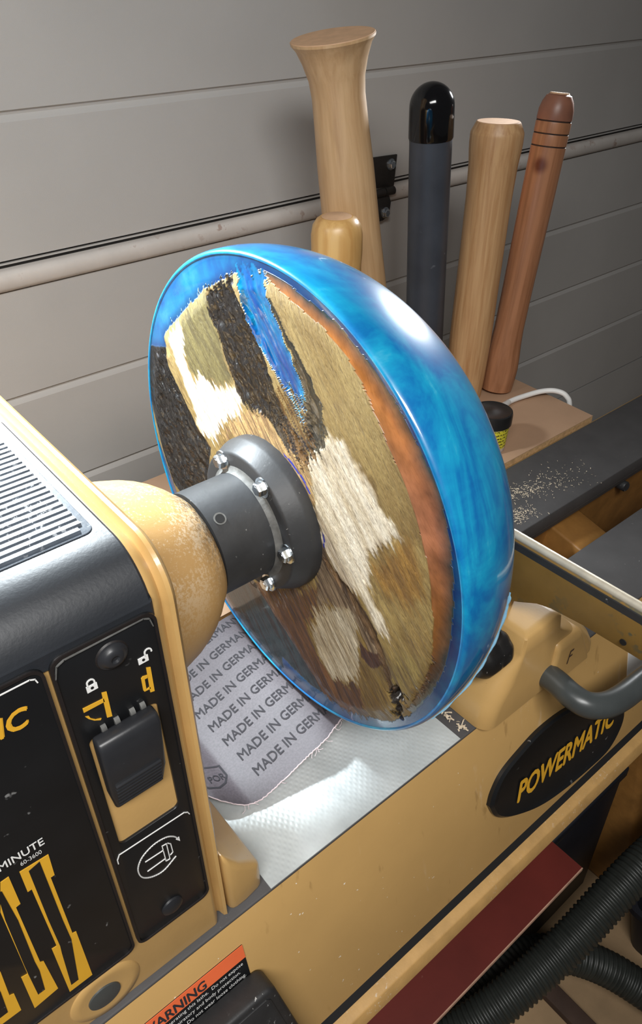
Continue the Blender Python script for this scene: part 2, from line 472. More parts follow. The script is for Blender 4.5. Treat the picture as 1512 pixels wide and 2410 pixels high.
REG = {'wood': [(0.1857, 0.3406), (0.1526, 0.351), (0.1552, 0.3615), (0.1343, 0.3795), (0.1116, 0.3962), (0.077, 0.4235), (0.0368, 0.4445), (0.0264, 0.4489), (0.0136, 0.4503), (0.0006, 0.457), (-0.0225, 0.4559), (-0.0548, 0.4489), (-0.0801, 0.4424), (-0.1068, 0.4291), (-0.1304, 0.413), (-0.1515, 0.3937), (-0.1683, 0.3744), (-0.1821, 0.3533), (-0.192, 0.3254), (-0.1975, 0.2971), (-0.2007, 0.2654), (-0.1992, 0.2272), (-0.1886, 0.1856), (-0.1704, 0.1467), (-0.149, 0.1177), (-0.1184, 0.0956), (-0.0845, 0.0811), (-0.0629, 0.0825), (-0.0408, 0.0947), (-0.011, 0.1149), (0.012, 0.1276), (0.0354, 0.1406), (0.0854, 0.1271), (0.1301, 0.1429), (0.1669, 0.1583), (0.1847, 0.1911), (0.2093, 0.2352), (0.2093, 0.2873)], 'barkL': [(0.1992, 0.3362), (0.1536, 0.3507), (0.149, 0.3306), (0.1277, 0.3082), (0.1087, 0.2847), (0.0894, 0.2748), (0.0978, 0.2518), (0.0826, 0.2284), (0.1376, 0.1777), (0.1788, 0.1941), (0.2013, 0.2447), (0.2112, 0.2976)], 'olive': [(0.1116, 0.3962), (0.077, 0.4235), (0.0703, 0.4203), (0.0628, 0.4021), (0.0504, 0.3743), (0.0417, 0.3532), (0.0873, 0.3408), (0.1117, 0.3414), (0.1189, 0.3649), (0.1188, 0.3831)], 'white': [(0.1459, 0.3679), (0.1222, 0.3861), (0.1131, 0.3759), (0.1162, 0.3494), (0.1066, 0.3361), (0.0961, 0.347), (0.0831, 0.3424), (0.0345, 0.3537), (0.0267, 0.3456), (0.0358, 0.3304), (0.0698, 0.3053), (0.0767, 0.2883), (0.1058, 0.278), (0.1146, 0.3082), (0.133, 0.3411)], 'barkM': [(0.0743, 0.4242), (0.034, 0.4455), (0.0289, 0.4315), (0.0101, 0.414), (0.002, 0.4009), (-0.0117, 0.3795), (-0.024, 0.3572), (-0.0402, 0.3448), (-0.0575, 0.3288), (-0.0498, 0.3217), (-0.0251, 0.327), (-0.013, 0.3373), (0.0062, 0.3449), (0.0239, 0.3399), (0.0339, 0.345), (0.0426, 0.3596), (0.0535, 0.3819), (0.0647, 0.4015)], 'chan': [(0.0295, 0.4499), (-0.0025, 0.4587), (-0.0109, 0.4388), (-0.0269, 0.4198), (-0.0393, 0.4013), (-0.049, 0.3874), (-0.0516, 0.3685), (-0.0458, 0.3547), (-0.0341, 0.3717), (-0.0197, 0.3825), (-0.0067, 0.3939), (0.0051, 0.4019), (0.0149, 0.4145), (0.0224, 0.4314)], 'darkR': [(-0.0028, 0.4473), (-0.0154, 0.44), (-0.0261, 0.4287), (-0.0422, 0.4117), (-0.0583, 0.3967), (-0.0689, 0.3834), (-0.0741, 0.3678), (-0.0696, 0.3452), (-0.0561, 0.3303), (-0.0507, 0.3452), (-0.053, 0.367), (-0.0442, 0.3954), (-0.0298, 0.4188), (-0.0122, 0.4373)], 'orange_in': [(-0.002, 0.4542), (-0.033, 0.4466), (-0.0674, 0.4377), (-0.0949, 0.4242), (-0.1157, 0.4055), (-0.1332, 0.3819), (-0.1494, 0.3613), (-0.1637, 0.3392), (-0.175, 0.3148), (-0.183, 0.2872), (-0.1878, 0.2556), (-0.1886, 0.2236), (-0.1806, 0.1869), (-0.1648, 0.146)], 'pale': [(-0.0746, 0.362), (-0.0929, 0.365), (-0.1035, 0.3548), (-0.1165, 0.3468), (-0.1296, 0.3329), (-0.1375, 0.3246), (-0.1498, 0.3221), (-0.1541, 0.3128), (-0.139, 0.2971), (-0.1241, 0.281), (-0.1221, 0.2628), (-0.1256, 0.2427), (-0.1428, 0.2293), (-0.1479, 0.212), (-0.1326, 0.211), (-0.1146, 0.2325), (-0.0939, 0.2314), (-0.0786, 0.2449), (-0.0634, 0.2636), (-0.0577, 0.3039), (-0.0498, 0.3228)], 'tanstripe': [(0.0317, 0.3344), (0.0027, 0.3463), (-0.0251, 0.327), (-0.0498, 0.3228), (-0.0583, 0.3042), (-0.0603, 0.2668), (-0.0661, 0.2448), (-0.0359, 0.2926), (-0.0043, 0.3128), (0.0388, 0.3077), (0.0714, 0.2958)], 'greyA': [(-0.0634, 0.2636), (-0.0786, 0.2449), (-0.1029, 0.2322), (-0.1268, 0.212), (-0.1453, 0.1849), (-0.1281, 0.1794), (-0.1032, 0.211), (-0.0751, 0.202), (-0.0615, 0.1808), (-0.0594, 0.23)], 'brown': [(0.0391, 0.1446), (-0.0303, 0.1854), (-0.0621, 0.2099), (-0.058, 0.1783), (-0.043, 0.1489), (-0.0602, 0.124), (-0.0776, 0.1107), (-0.1141, 0.1343), (-0.1248, 0.0984), (-0.0845, 0.0776), (-0.059, 0.0755), (-0.0259, 0.1029), (0.0126, 0.1205)], 'pale2': [(-0.058, 0.1783), (-0.0847, 0.2074), (-0.1062, 0.2131), (-0.1126, 0.1957), (-0.1142, 0.159), (-0.111, 0.1341), (-0.0776, 0.1117), (-0.0602, 0.1273), (-0.0501, 0.148)], 'maroon': [(-0.1128, 0.1874), (-0.125, 0.1827), (-0.1392, 0.1913), (-0.1425, 0.1826), (-0.1285, 0.168), (-0.1163, 0.1698)], 'hole': [(-0.147, 0.154), (-0.1573, 0.1721), (-0.1658, 0.1708), (-0.1623, 0.1406), (-0.153, 0.1254), (-0.1547, 0.1458)], 'crack': [(-0.0661, 0.2422), (-0.0786, 0.2449), (-0.1147, 0.2273), (-0.1326, 0.211), (-0.1453, 0.1849), (-0.1548, 0.167), (-0.1496, 0.1594), (-0.1366, 0.1863), (-0.1122, 0.2121), (-0.0847, 0.2305)], 'ext': [(0.0389, 0.1463), (0.012, 0.1276), (-0.011, 0.1149), (-0.0408, 0.0947), (-0.0591, 0.0791), (-0.0475, 0.0688), (-0.0091, 0.0859), (0.0274, 0.0959), (0.0563, 0.1094)], 'clear': [(0.1015, 0.0849), (0.035, 0.1441), (0.012, 0.1276), (-0.011, 0.1149), (-0.0408, 0.0947), (-0.0628, 0.0789), (-0.04, 0.0729), (0.0081, 0.0756), (0.0602, 0.0785)], 'amber': [(-0.148, 0.3135), (-0.1612, 0.3276), (-0.1749, 0.304), (-0.1823, 0.2752), (-0.165, 0.2508), (-0.1334, 0.2532), (-0.1191, 0.2683), (-0.1392, 0.2949)], 'olive2': [(-0.1227, 0.1631), (-0.1544, 0.2171), (-0.1891, 0.2317), (-0.1831, 0.1891), (-0.1668, 0.157), (-0.1521, 0.1646)]}


# ---- galvanised sheet: rough metal with an embossed net of small dimples
def sheet_mat():
    m, nt, p = new_mat('galvanised_sheet')
    v = coords(nt)
    f = noise(nt, v, 14, 5)
    nt.links.new(ramp(nt, f, [(0.3, lin(190, 196, 196)), (0.7, lin(222, 228, 228))]), p.inputs['Base Color'])
    p.inputs['Metallic'].default_value = 0.25
    r = noise(nt, v, 40, 4)
    nt.links.new(mrange(nt, r, 0.3, 0.7, 0.34, 0.5), p.inputs['Roughness'])
    w1 = nt.nodes.new('ShaderNodeTexWave')
    w2 = nt.nodes.new('ShaderNodeTexWave')
    for w, rot in ((w1, 0.75), (w2, -0.55)):
        w.inputs['Scale'].default_value = 62
        w.inputs['Distortion'].default_value = 0.6
        w.inputs['Detail'].default_value = 1
        nt.links.new(coords(nt, (1, 1, 1), (0, 0, rot)), w.inputs['Vector'])
    h = mth(nt, 'MULTIPLY', w1.outputs['Fac'], w2.outputs['Fac'])
    big = mrange(nt, noise(nt, v, 7, 2), 0.35, 0.6)
    h = mth(nt, 'MULTIPLY', h, big)
    h = mth(nt, 'ADD', h, mth(nt, 'MULTIPLY', noise(nt, v, 300, 3), 0.25))
    bump(nt, p, h, 0.35, 0.0007)
    return m


M['sheet'] = sheet_mat()


def nose_mat():
    m, nt, p = new_mat('tan_enamel_nose_with_dust')
    v = coords(nt)
    f = noise(nt, v, 18, 5)
    c = Vector(lin(188, 150, 96))
    col = ramp(nt, f, [(0.3, tuple(c * 0.93)), (0.7, tuple(c * 1.06))])
    sep = nt.nodes.new('ShaderNodeSeparateXYZ')
    nt.links.new(v, sep.inputs[0])
    grain = noise(nt, v, 260, 4, 0.75)
    blot = noise(nt, v, 26, 4, 0.6)
    front = mrange(nt, sep.outputs['X'], 0.058, 0.088)
    high = mrange(nt, sep.outputs['Z'], 0.235, 0.315)
    worn = mth(nt, 'MULTIPLY', front, high)
    worn = mth(nt, 'MULTIPLY', worn, mrange(nt, mth(nt, 'ADD', grain, mth(nt, 'MULTIPLY', blot, 0.6)), 0.66, 0.80))
    col = mix(nt, worn, col, lin(42, 44, 50))
    dustm = mth(nt, 'MULTIPLY', mrange(nt, sep.outputs['Z'], 0.22, 0.34), mrange(nt, mth(nt, 'ADD', mth(nt, 'MULTIPLY', noise(nt, v, 420, 3, 0.8), 0.5), mth(nt, 'MULTIPLY', noise(nt, v, 20, 4, 0.6), 0.5)), 0.50, 0.60))
    col = mix(nt, mth(nt, 'MULTIPLY', dustm, 0.6), col, lin(236, 226, 205))
    nt.links.new(col, p.inputs['Base Color'])
    p.inputs['Roughness'].default_value = 0.5
    bump(nt, p, grain, 0.15, 0.001)
    return m


M['nose'] = nose_mat()


def resin_nodes(nt):
    """cloudy blue pigment swirled through the resin; returns a colour socket"""
    v = coords(nt)
    swirl = noise(nt, coords(nt, (2.2, 1, 1)), 9, 6, 0.6, 1.6)
    fine = noise(nt, coords(nt, (0.7, 1, 1)), 34, 6, 0.62, 1.0)
    k = mth(nt, 'ADD', mth(nt, 'MULTIPLY', swirl, 0.72), mth(nt, 'MULTIPLY', fine, 0.28))
    return ramp(nt, k, [(0.28, lin(4, 78, 148)), (0.45, lin(6, 110, 172)), (0.60, lin(20, 150, 192)), (0.78, lin(104, 192, 214))]), fine


def resin_mat():
    m, nt, p = new_mat('blue_pearl_resin')
    c, fine = resin_nodes(nt)
    nt.links.new(c, p.inputs['Base Color'])
    p.inputs['Roughness'].default_value = 0.34
    p.inputs['Coat Weight'].default_value = 0.9
    p.inputs['Coat Roughness'].default_value = 0.07
    p.inputs['Subsurface Weight'].default_value = 0.12
    p.inputs['Subsurface Radius'].default_value = (0.2, 0.6, 1.0)
    p.inputs['Subsurface Scale'].default_value = 0.012
    return m


M['resin'] = resin_mat()


def face_mat():
    m, nt, p = new_mat('driftwood_and_resin_face')
    at = lambda n: (lambda a: (setattr(a, 'attribute_name', n), a)[1])(nt.nodes.new('ShaderNodeAttribute'))
    col, gl, re, gr = at('wood_col'), at('gloss'), at('resin'), at('grain')
    sc = nt.nodes.new('ShaderNodeMapping')
    sc.inputs['Scale'].default_value = (50, 380, 1)
    nt.links.new(gr.outputs['Vector'], sc.inputs['Vector'])
    g = noise(nt, sc.outputs['Vector'], 1.0, 7, 0.65, 0.5)
    sc2 = nt.nodes.new('ShaderNodeMapping')
    sc2.inputs['Scale'].default_value = (220, 1100, 1)
    nt.links.new(gr.outputs['Vector'], sc2.inputs['Vector'])
    g2 = noise(nt, sc2.outputs['Vector'], 1.0, 4, 0.6)
    base = mix(nt, 1.0, col.outputs['Color'], ramp(nt, g, [(0.30, (0.40, 0.36, 0.33)), (0.46, (0.92, 0.91, 0.90)), (0.72, (1.18, 1.17, 1.14))]), 'MULTIPLY')
    dull = mth(nt, 'SUBTRACT', 1.0, mth(nt, 'MULTIPLY', gl.outputs['Fac'], 0.85))
    base = mix(nt, dull, col.outputs['Color'], base)
    base = mix(nt, mth(nt, 'MULTIPLY', dull, 0.85), base, ramp(nt, g2, [(0.32, (0.45, 0.41, 0.38)), (0.46, (0.95, 0.95, 0.95)), (0.7, (1.12, 1.12, 1.12))]), 'MULTIPLY')
    rc, fine = resin_nodes(nt)
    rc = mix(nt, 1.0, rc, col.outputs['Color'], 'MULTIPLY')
    out = mix(nt, re.outputs['Fac'], base, rc)
    nt.links.new(out, p.inputs['Base Color'])
    nt.links.new(mrange(nt, gl.outputs['Fac'], 0, 1, 0.72, 0.18), p.inputs['Roughness'])
    nt.links.new(gl.outputs['Fac'], p.inputs['Coat Weight'])
    p.inputs['Coat Roughness'].default_value = 0.08
    h = mth(nt, 'ADD', mth(nt, 'MULTIPLY', g, 1.0), mth(nt, 'MULTIPLY', g2, 0.5))
    h = mth(nt, 'MULTIPLY', h, mth(nt, 'SUBTRACT', 1.0, re.outputs['Fac']))
    h = mth(nt, 'MULTIPLY', h, at('relief').outputs['Fac'])
    bump(nt, p, h, 0.8, 0.0022)
    return m


M['face'] = face_mat()


def paper_mat():
    m, nt, p = new_mat('sandpaper_backing')
    v = coords(nt)
    f = noise(nt, v, 500, 3)
    g = noise(nt, v, 10, 3)
    c = ramp(nt, f, [(0.3, lin(66, 59, 64)), (0.7, lin(86, 78, 84))])
    c = mix(nt, mrange(nt, g, 0.35, 0.65, 0.0, 0.35), c, lin(62, 56, 61))
    nt.links.new(c, p.inputs['Base Color'])
    p.inputs['Roughness'].default_value = 0.55
    p.inputs['Sheen Weight'].default_value = 0.2
    bump(nt, p, f, 0.25, 0.0004)
    return m


M['paper'] = paper_mat()
M['paper_edge'] = plain('frayed_paper_edge', lin(196, 178, 180), 0.9, 0, 0.15, 300)
M['grit'] = plain('dark_red_grit', lin(92, 40, 38), 0.9, 0, 0.2, 500)


def jar_label_mat():
    m, nt, p = new_mat('yellow_jar_label')
    t = nt.nodes.new('ShaderNodeTexCoord')
    sep = nt.nodes.new('ShaderNodeSeparateXYZ')
    nt.links.new(t.outputs['Object'], sep.inputs[0])
    w = mth(nt, 'FRACT', mth(nt, 'MULTIPLY', sep.outputs['Z'], 170))
    line = mth(nt, 'LESS_THAN', w, 0.5)
    n = noise(nt, t.outputs['Object'], 420, 2)
    k = mth(nt, 'MULTIPLY', line, mth(nt, 'GREATER_THAN', n, 0.5))
    nt.links.new(mix(nt, k, lin(214, 206, 58), lin(40, 40, 24)), p.inputs['Base Color'])
    p.inputs['Roughness'].default_value = 0.5
    return m


M['jar_label'] = jar_label_mat()

# ------------------------------------------------------------------ the setting
FLOOR_Z = -0.85
fl = MB().box(-2.2, 3.2, -2.2, 0.9, FLOOR_Z - 0.05, FLOOR_Z).build('floor', M['floor'])
tag(fl, 'worn light brown floor under the lathe', None, None, 'structure')

DY = 0.62
door = thing('door_1', 'grey ribbed sectional garage door behind the lathe', None, (0.6, DY, FLOOR_Z), None, None, 'structure')
DX0, DX1 = -1.6, 3.2


def door_profile(z0, z1, grooves, lip=False):
    """(y,z) outline of one door section, top to bottom, with pressed grooves"""
    pts = [(DY + 0.012, z1), (DY + 0.001, z1)]
    for g in sorted(grooves, reverse=True):
        pts += [(DY, g + 0.0065), (DY + 0.0035, g + 0.0045), (DY + 0.0045, g + 0.001), (DY + 0.0012, g - 0.004), (DY, g - 0.0065)]
    pts += [(DY + 0.001, z0), (DY + 0.012, z0)]
    return pts


def extrude_x(mb, prof, x0, x1):
    return mb.loft([[(x0, y, z) for y, z in prof], [(x1, y, z) for y, z in prof]])


for z0, z1, gs in ((-0.845, -0.372, (-0.70, -0.53)), (-0.366, 0.272, (0.117, -0.044, -0.203)), (0.313, 0.975, (0.481, 0.645, 0.81)), (0.985, 1.6, (1.15, 1.31))):
    pr = door_profile(z0, z1, gs)
    pr = pr + [(DY + 0.04, z0), (DY + 0.04, z1)]
    extrude_x(MB(), pr, DX0, DX1).build('panel', M['door'], door, smooth=True, angle=25)
# joint between the two middle sections: dark gap line, second lip, rounded dusty lip with its catch of light in the colour
extrude_x(MB(), [(DY + 0.010, 0.314), (DY + 0.010, 0.300), (DY + 0.04, 0.300), (DY + 0.04, 0.314)], DX0, DX1).build('joint', M['gap'], door)
extrude_x(MB(), [(DY + 0.002, 0.3095), (DY + 0.002, 0.3075), (DY + 0.012, 0.3075), (DY + 0.012, 0.3095)], DX0, DX1).build('joint_lip', M['door'], door)
lipp = [(DY + 0.03, 0.3015), (DY + 0.001, 0.3015), (DY - 0.005, 0.299), (DY - 0.008, 0.294), (DY - 0.0085, 0.288), (DY - 0.007, 0.280), (DY - 0.003, 0.2745), (DY + 0.004, 0.2725), (DY + 0.03, 0.2725)]
extrude_x(MB(), lipp, DX0, DX1).build('panel_lip', M['ridge'], door, smooth=True, angle=50)
extrude_x(MB(), [(DY + 0.010, -0.365), (DY + 0.010, -0.373), (DY + 0.04, -0.373), (DY + 0.04, -0.365)], DX0, DX1).build('joint', M['gap'], door)

# hinge
hy = DY - 0.001
mb = MB()
mb.prism([(0.640, 0.304), (0.732, 0.300), (0.7375, 0.352), (0.640, 0.3555)], ((0, hy, 0), (1, 0, 0), (0, 0, 1), (0, -1, 0)), 0.004)
hinge = mb.build('hinge', M['hinge'], door, bevel=0.001)
mb = MB()
mb.prism([(0.650, 0.246), (0.700, 0.246), (0.7145, 0.254), (0.7185, 0.276), (0.712, 0.290), (0.650, 0.290)], ((0, DY - 0.009, 0), (1, 0, 0), (0, 0, 1), (0, -1, 0)), 0.004, -0.009)
mb.build('lower_leaf', M['hinge'], hinge, bevel=0.001).parent = hinge
MB().tube([(0.655, DY - 0.013, 0.2955), (0.699, DY - 0.013, 0.2955)], 0.0075, 16).build('knuckle', M['hinge'], hinge, smooth=True)
MB().tube([(0.701, DY - 0.013, 0.2955), (0.7225, DY - 0.013, 0.2955)], 0.0075, 16).build('knuckle', M['hinge'], hinge, smooth=True)


def hexbolt(p, d, r, h, name, parent, m, washer=True):
    mb = MB()
    if washer:
        mb.revolve([(0, r * 1.45), (h * 0.18, r * 1.4), (h * 0.22, r * 1.1)], p, d, 24)
    mb.revolve([(0, r), (h * 0.8, r), (h, r * 0.82)], p, d, 6)
    mb.revolve([(h * 0.95, r * 0.6), (h * 1.04, r * 0.55)], p, d, 16)
    return mb.build(name, m, parent)


for bx_, bz_, by_ in ((0.7215, 0.3375, hy - 0.004), (0.7035, 0.2595, DY - 0.013)):
    hexbolt((bx_, by_, bz_), (0, -1, 0), 0.007, 0.008, 'bolt', hinge, M['zinc'])

# ------------------------------------------------------------------ lathe bed
BX0, BX1 = -0.75, 1.45
bed = thing('lathe_bed', 'long tan cast lathe bed with grey ways, black oval nameplate and lower ledge', 'lathe bed', (0.3, 0, FLOOR_Z))


def ex(prof, name, m, x0=BX0, x1=BX1, bevel=0.0, parent=None):
    return extrude_x(MB(), prof, x0, x1).build(name, m, parent or bed, bevel=bevel, seg=2, angle=30)


ex([(-0.1455, 0), (-0.044, 0), (-0.044, -0.022), (-0.1455, -0.022)], 'front_way', M['iron'], bevel=0.0015)
ex([(0.030, 0), (0.1455, 0), (0.1455, -0.022), (0.030, -0.022)], 'rear_way', M['iron'], bevel=0.0015)
ex([(-0.1463, -0.0005), (-0.188, -0.211), (-0.172, -0.211), (-0.130, -0.0225), (-0.1445, -0.0225)], 'front_apron', M['tan_apron'], bevel=0.0006)
ex([(0.1463, -0.0005), (0.1445, -0.0225), (0.130, -0.0225), (0.172, -0.211), (0.188, -0.211)], 'rear_apron', M['tan'])
ex([(-0.12, -0.2372), (-0.1888, -0.2350), (-0.1998, -0.2385), (-0.2057, -0.256), (-0.12, -0.262)], 'ledge', M['tan_dirty'], bevel=0.0015)
ex([(-0.178, -0.211), (-0.178, -0.2336), (-0.1887, -0.2346), (-0.1887, -0.2365), (-0.16, -0.2365), (-0.16, -0.211)], 'ledge_gap_shade', M['hole'])  # shade of the gap under the apron, laid in as a near-black band
ex([(0.046, -0.0225), (0.062, -0.0225), (0.085, -0.20), (0.070, -0.20)], 'rear_inner_wall', M['tan_raw'])
ex([(-0.056, -0.0225), (-0.072, -0.0225), (-0.085, -0.20), (-0.070, -0.20)], 'front_inner_wall', M['tan_raw'])
ex([(0.0305, -0.0225), (0.0455, -0.0225), (0.0455, -0.030), (0.034, -0.034)], 'rear_inner_lip', M['iron'])
for wx in (-0.35, 0.10, 0.515, 0.98):
    MB().loft([[(wx + 0.01, y, z) for y, z in ((-0.07, -0.075), (0.064, -0.045), (0.084, -0.2), (-0.085, -0.2))],
               [(wx + 0.085, y, z) for y, z in ((-0.07, -0.085), (0.064, -0.050), (0.084, -0.2), (-0.085, -0.2))]]).build('cross_web', M['tan_raw'], bed, bevel=0.004)
MB().revolve([(0, 0.0085), (0.012, 0.0085), (0.014, 0.007)], (0.705, 0.047, -0.052), (-0.15, -1, 0.1), 16).build('set_bolt', M['steel_dark'], bed, smooth=True)
# legs
for lx in (-0.55, 0.62):
    mb = MB()
    mb.loft([[(lx, -0.15, -0.24), (lx + 0.20, -0.15, -0.24), (lx + 0.20, 0.15, -0.24), (lx, 0.15, -0.24)],
             [(lx + 0.02, -0.14, -0.40), (lx + 0.17, -0.14, -0.40), (lx + 0.17, 0.14, -0.40), (lx + 0.02, 0.14, -0.40)],
             [(lx - 0.01, -0.22, FLOOR_Z), (lx + 0.2, -0.22, FLOOR_Z), (lx + 0.2, 0.22, FLOOR_Z), (lx - 0.01, 0.22, FLOOR_Z)]])
    leg = mb.build('leg', M['tan_raw'], bed, bevel=0.012)
    for hz in (-0.50, -0.62):
        MB().revolve([(0, 0.016), (0.003, 0.016)], (lx + 0.09, -0.165 - (-0.4 - hz) * 0.17, hz), (0, -1, 0.1), 20).build('bolt_hole', M['hole'], leg)

# oval nameplate on the slanted apron
LOGO_C = Vector((0.262, -0.1732, -0.1335))
FU = Vector((1, 0, 0))
FV = Vector((0, 0.2, 1)).normalized()
FN = FU.cross(FV)            # points to the front (-y)
FN = FN if FN.y < 0 else -FN


def bedpt(x, z, off=0.0):
    return Vector((x, -0.146 + 0.2 * z, z)) + FN * off


def to2(p):
    d = Vector(p) - LOGO_C
    return (d.dot(FU), d.dot(FV))


lg = [to2(p) for p in LOGO]
# smooth closed outline
lp = smooth_path([(a, b, 0) for a, b in lg] + [(lg[0][0], lg[0][1], 0)], 5)[:-1]
lp2 = [(p.x, p.y) for p in lp]
cx_ = sum(a for a, b in lp2) / len(lp2)
cy_ = sum(b for a, b in lp2) / len(lp2)
ring = lambda s, h: [LOGO_C + FU * (cx_ + (a - cx_) * s) + FV * (cy_ + (b - cy_) * s) + FN * h for a, b in lp2]
npl = MB().loft([ring(1.03, -0.002), ring(1.03, 0.004), ring(0.99, 0.0065), ring(0.94, 0.0055), ring(0.90, 0.0042)]).build('nameplate', M['label_black'], bed, smooth=True, angle=30)
o_ = Vector(LOGOT[0])
e_ = Vector(LOGOT[1])
u_ = (e_ - o_).normalized()
v_ = FN.cross(u_)
lettering('POWERMATIC', (o_ - u_ * 0.010 + v_ * 0.004, u_, v_, FN), (e_ - o_).length, npl, M['yellow'], 0.028, 0.03, 0.25, 0.0058)

# warning sticker
wz1, wz0, wx1, wx0 = -0.031, -0.125, -0.166, -0.30
st = MB().prism([(wx0, wz0), (wx1, wz0), (wx1, wz1), (wx0, wz1)], ((0, -0.146, 0), (1, 0, 0), (0, 0.2, 1), tuple(FN)), 0.0008).build('warning_sticker', M['label_black'], bed)
MB().prism([(wx0, wz1 - 0.0155), (wx1, wz1 - 0.0155), (wx1, wz1), (wx0, wz1)], ((0, -0.146, 0), (1, 0, 0), (0, 0.2, 1), tuple(FN)), 0.0012, 0.0002).build('orange_band', M['orange'], st)
lettering('WARNING', (bedpt(-0.262, wz1 - 0.0135), FU, FV, FN), 0.058, st, M['ink'], 0.0105, 0.02, 0, 0.0016)
for i, t in enumerate(('manual before operating this lathe.  Do not expose', 'wear face, eye, respiratory and body protection.', 'environment.  Do not wear loose clothing.', 'Tie back long hair.  Make sure all', 'part is positioned and tight before')):
    w = (0.105, 0.100, 0.088, 0.090, 0.083)[i]
    lettering(t, (bedpt(wx1 - 0.004 - w - (0.004 if i % 2 else 0), wz1 - 0.0228 - i * 0.0072), FU, FV, FN), w, st, M['white'], 0.0052, 0.0, 0, 0.0012)
# small white label at the far end of the apron
MB().prism([(0.408, -0.115), (0.52, -0.115), (0.52, -0.040), (0.408, -0.040)], ((0, -0.146, 0), (1, 0, 0), (0, 0.2, 1), tuple(FN)), 0.0008).build('white_label', M['white'], bed)
# brackets carrying the plywood shelf
for bx in (-0.12, 0.30, 0.68):
    MB().box(bx, bx + 0.03, 0.15, 0.50, -0.020, -0.0072).build('shelf_bracket', M['iron'], bed)
    MB().loft([[(bx, 0.151, -0.02), (bx + 0.03, 0.151, -0.02), (bx + 0.03, 0.45, -0.02), (bx, 0.45, -0.02)], [(bx, 0.17, -0.15), (bx + 0.03, 0.17, -0.15), (bx + 0.03, 0.20, -0.15), (bx, 0.20, -0.15)]]).build('shelf_brace', M['iron'], bed)

# ------------------------------------------------------------------ headstock
HS = thing('lathe_headstock', 'tan lathe headstock with ribbed black top cover and black control panels', 'headstock', (-0.165, 0, 0))
HY0, HY1, HZ1 = -0.141, 0.165, 0.380


def hsec(x, ins=0.0):
    out = []
    r1, r2 = 0.034, 0.05
    for cy, cz, r, a in ((HY1 - 0.004, 0.004, 0.004, -90), (HY1 - r2, HZ1 - r2, r2, 0), (HY0 + r1, HZ1 - r1, r1, 90), (HY0 + 0.004, 0.004, 0.004, 180)):
        for i in range(11):
            t = math.radians(a + 9 * i)
            rr = max(r - ins, 0.0005)
            cy2 = cy if r > 0.01 else cy + (-ins if cy > 0 else ins)
            out.append((x, cy2 + rr * math.cos(t), max(cz + rr * math.sin(t), 0.0008)))
    return out


rings = [hsec(-0.75), hsec(-0.1805), hsec(-0.1785, 0.0003), hsec(-0.1760, 0.0020), hsec(-0.1735, 0.0050), hsec(-0.1722, 0.0038), hsec(-0.1705, 0.0010), hsec(-0.168, 0.0005), hsec(-0.1655, 0.003), hsec(-0.1640, 0.008), hsec(-0.1632, 0.016)]
MB().loft(rings).build('body', M['tan'], HS, smooth=True, angle=40)
# foot
foot = [[(-0.165, y, z) for y, z in ((-0.1412, 0.0008), (-0.1412, 0.085), (0.12, 0.085), (0.12, 0.0008))],
        [(-0.150, y, z) for y, z in ((-0.1412, 0.0008), (-0.1412, 0.058), (0.12, 0.058), (0.12, 0.0008))],
        [(-0.131, y, z) for y, z in ((-0.1385, 0.0008), (-0.1385, 0.036), (0.12, 0.036), (0.12, 0.0008))]]
MB().loft(foot).build('foot', M['tan'], HS, bevel=0.006, seg=3)
AX = (0, 0.254)
MB().revolve([(-0.168, 0.092), (-0.158, 0.0865), (-0.146, 0.0825), (-0.130, 0.0780), (-0.118, 0.0742), (-0.108, 0.0695), (-0.100, 0.0645), (-0.092, 0.0580), (-0.085, 0.0510), (-0.0805, 0.0465), (-0.0805, 0.02)], (0, 0, 0.251), (1, 0, 0), 72).build('spindle_nose_housing', M['nose'], HS, smooth=True, angle=60)

# black moulded cover over the top edge
def cover_sec(x, ins=0.0):
    r1 = 0.034
    t = 0.0016 - ins
    pts = [(0.054 - ins, HZ1 - 0.001), (0.054 - ins, HZ1 + t)]
    for i in range(15):
        a = math.radians(90 + 90 * i / 14)
        pts.append((HY0 + r1 + (r1 + t) * math.cos(a), HZ1 - r1 + (r1 + t) * math.sin(a)))
    pts += [(HY0 - t, 0.3560 + ins), (HY0 + 0.001, 0.3560 + ins)]
    return [(x, y, z) for y, z in pts]


cov = MB().loft([cover_sec(-0.75), cover_sec(-0.1822), cover_sec(-0.1808, 0.0010)]).build('top_cover', M['cover'], HS, smooth=True, angle=35)
MB().prism(rrect(-0.62, -0.1875, -0.100, 0.036, 0.006), ((0, 0, HZ1 + 0.0014), (1, 0, 0), (0, 1, 0), (0, 0, 1)), 0.0008).build('vent_plate', M['rib'], cov, bevel=0.0004)
for i in range(22):
    y = -0.095 + i * 0.0059
    mb = MB()
    x1r = -0.1915 - (0.003 if i in (0, 21) else 0)
    mb.loft([[(x, y - 0.0025, HZ1 + 0.0020), (x, y - 0.0017, HZ1 + 0.0036), (x, y + 0.0017, HZ1 + 0.0036), (x, y + 0.0025, HZ1 + 0.0020)] for x in (-0.615, x1r)])
    mb.build('rib', M['rib'], cov)

# control panels on the front (plane y = HY0)
PF = ((0, HY0, 0), (1, 0, 0), (0, 0, 1), (0, -1, 0))


def ring_prism(outer, inner, fr, h, h0=0.0):
    o, u, v, n = [Vector(q) for q in fr]
    k = len(outer)
    P = lambda poly, hh: [o + u * a + v * b + n * hh for a, b in poly]
    vs = P(outer, h0) + P(outer, h) + P(inner, h) + P(inner, h0)
    fs = []
    for r in range(4):
        for j in range(k):
            a, b = r * k + j, r * k + (j + 1) % k
            c, d = ((r + 1) % 4) * k + j, ((r + 1) % 4) * k + (j + 1) % k
            fs.append((a, b, d, c))
    return MB().add(vs, fs)


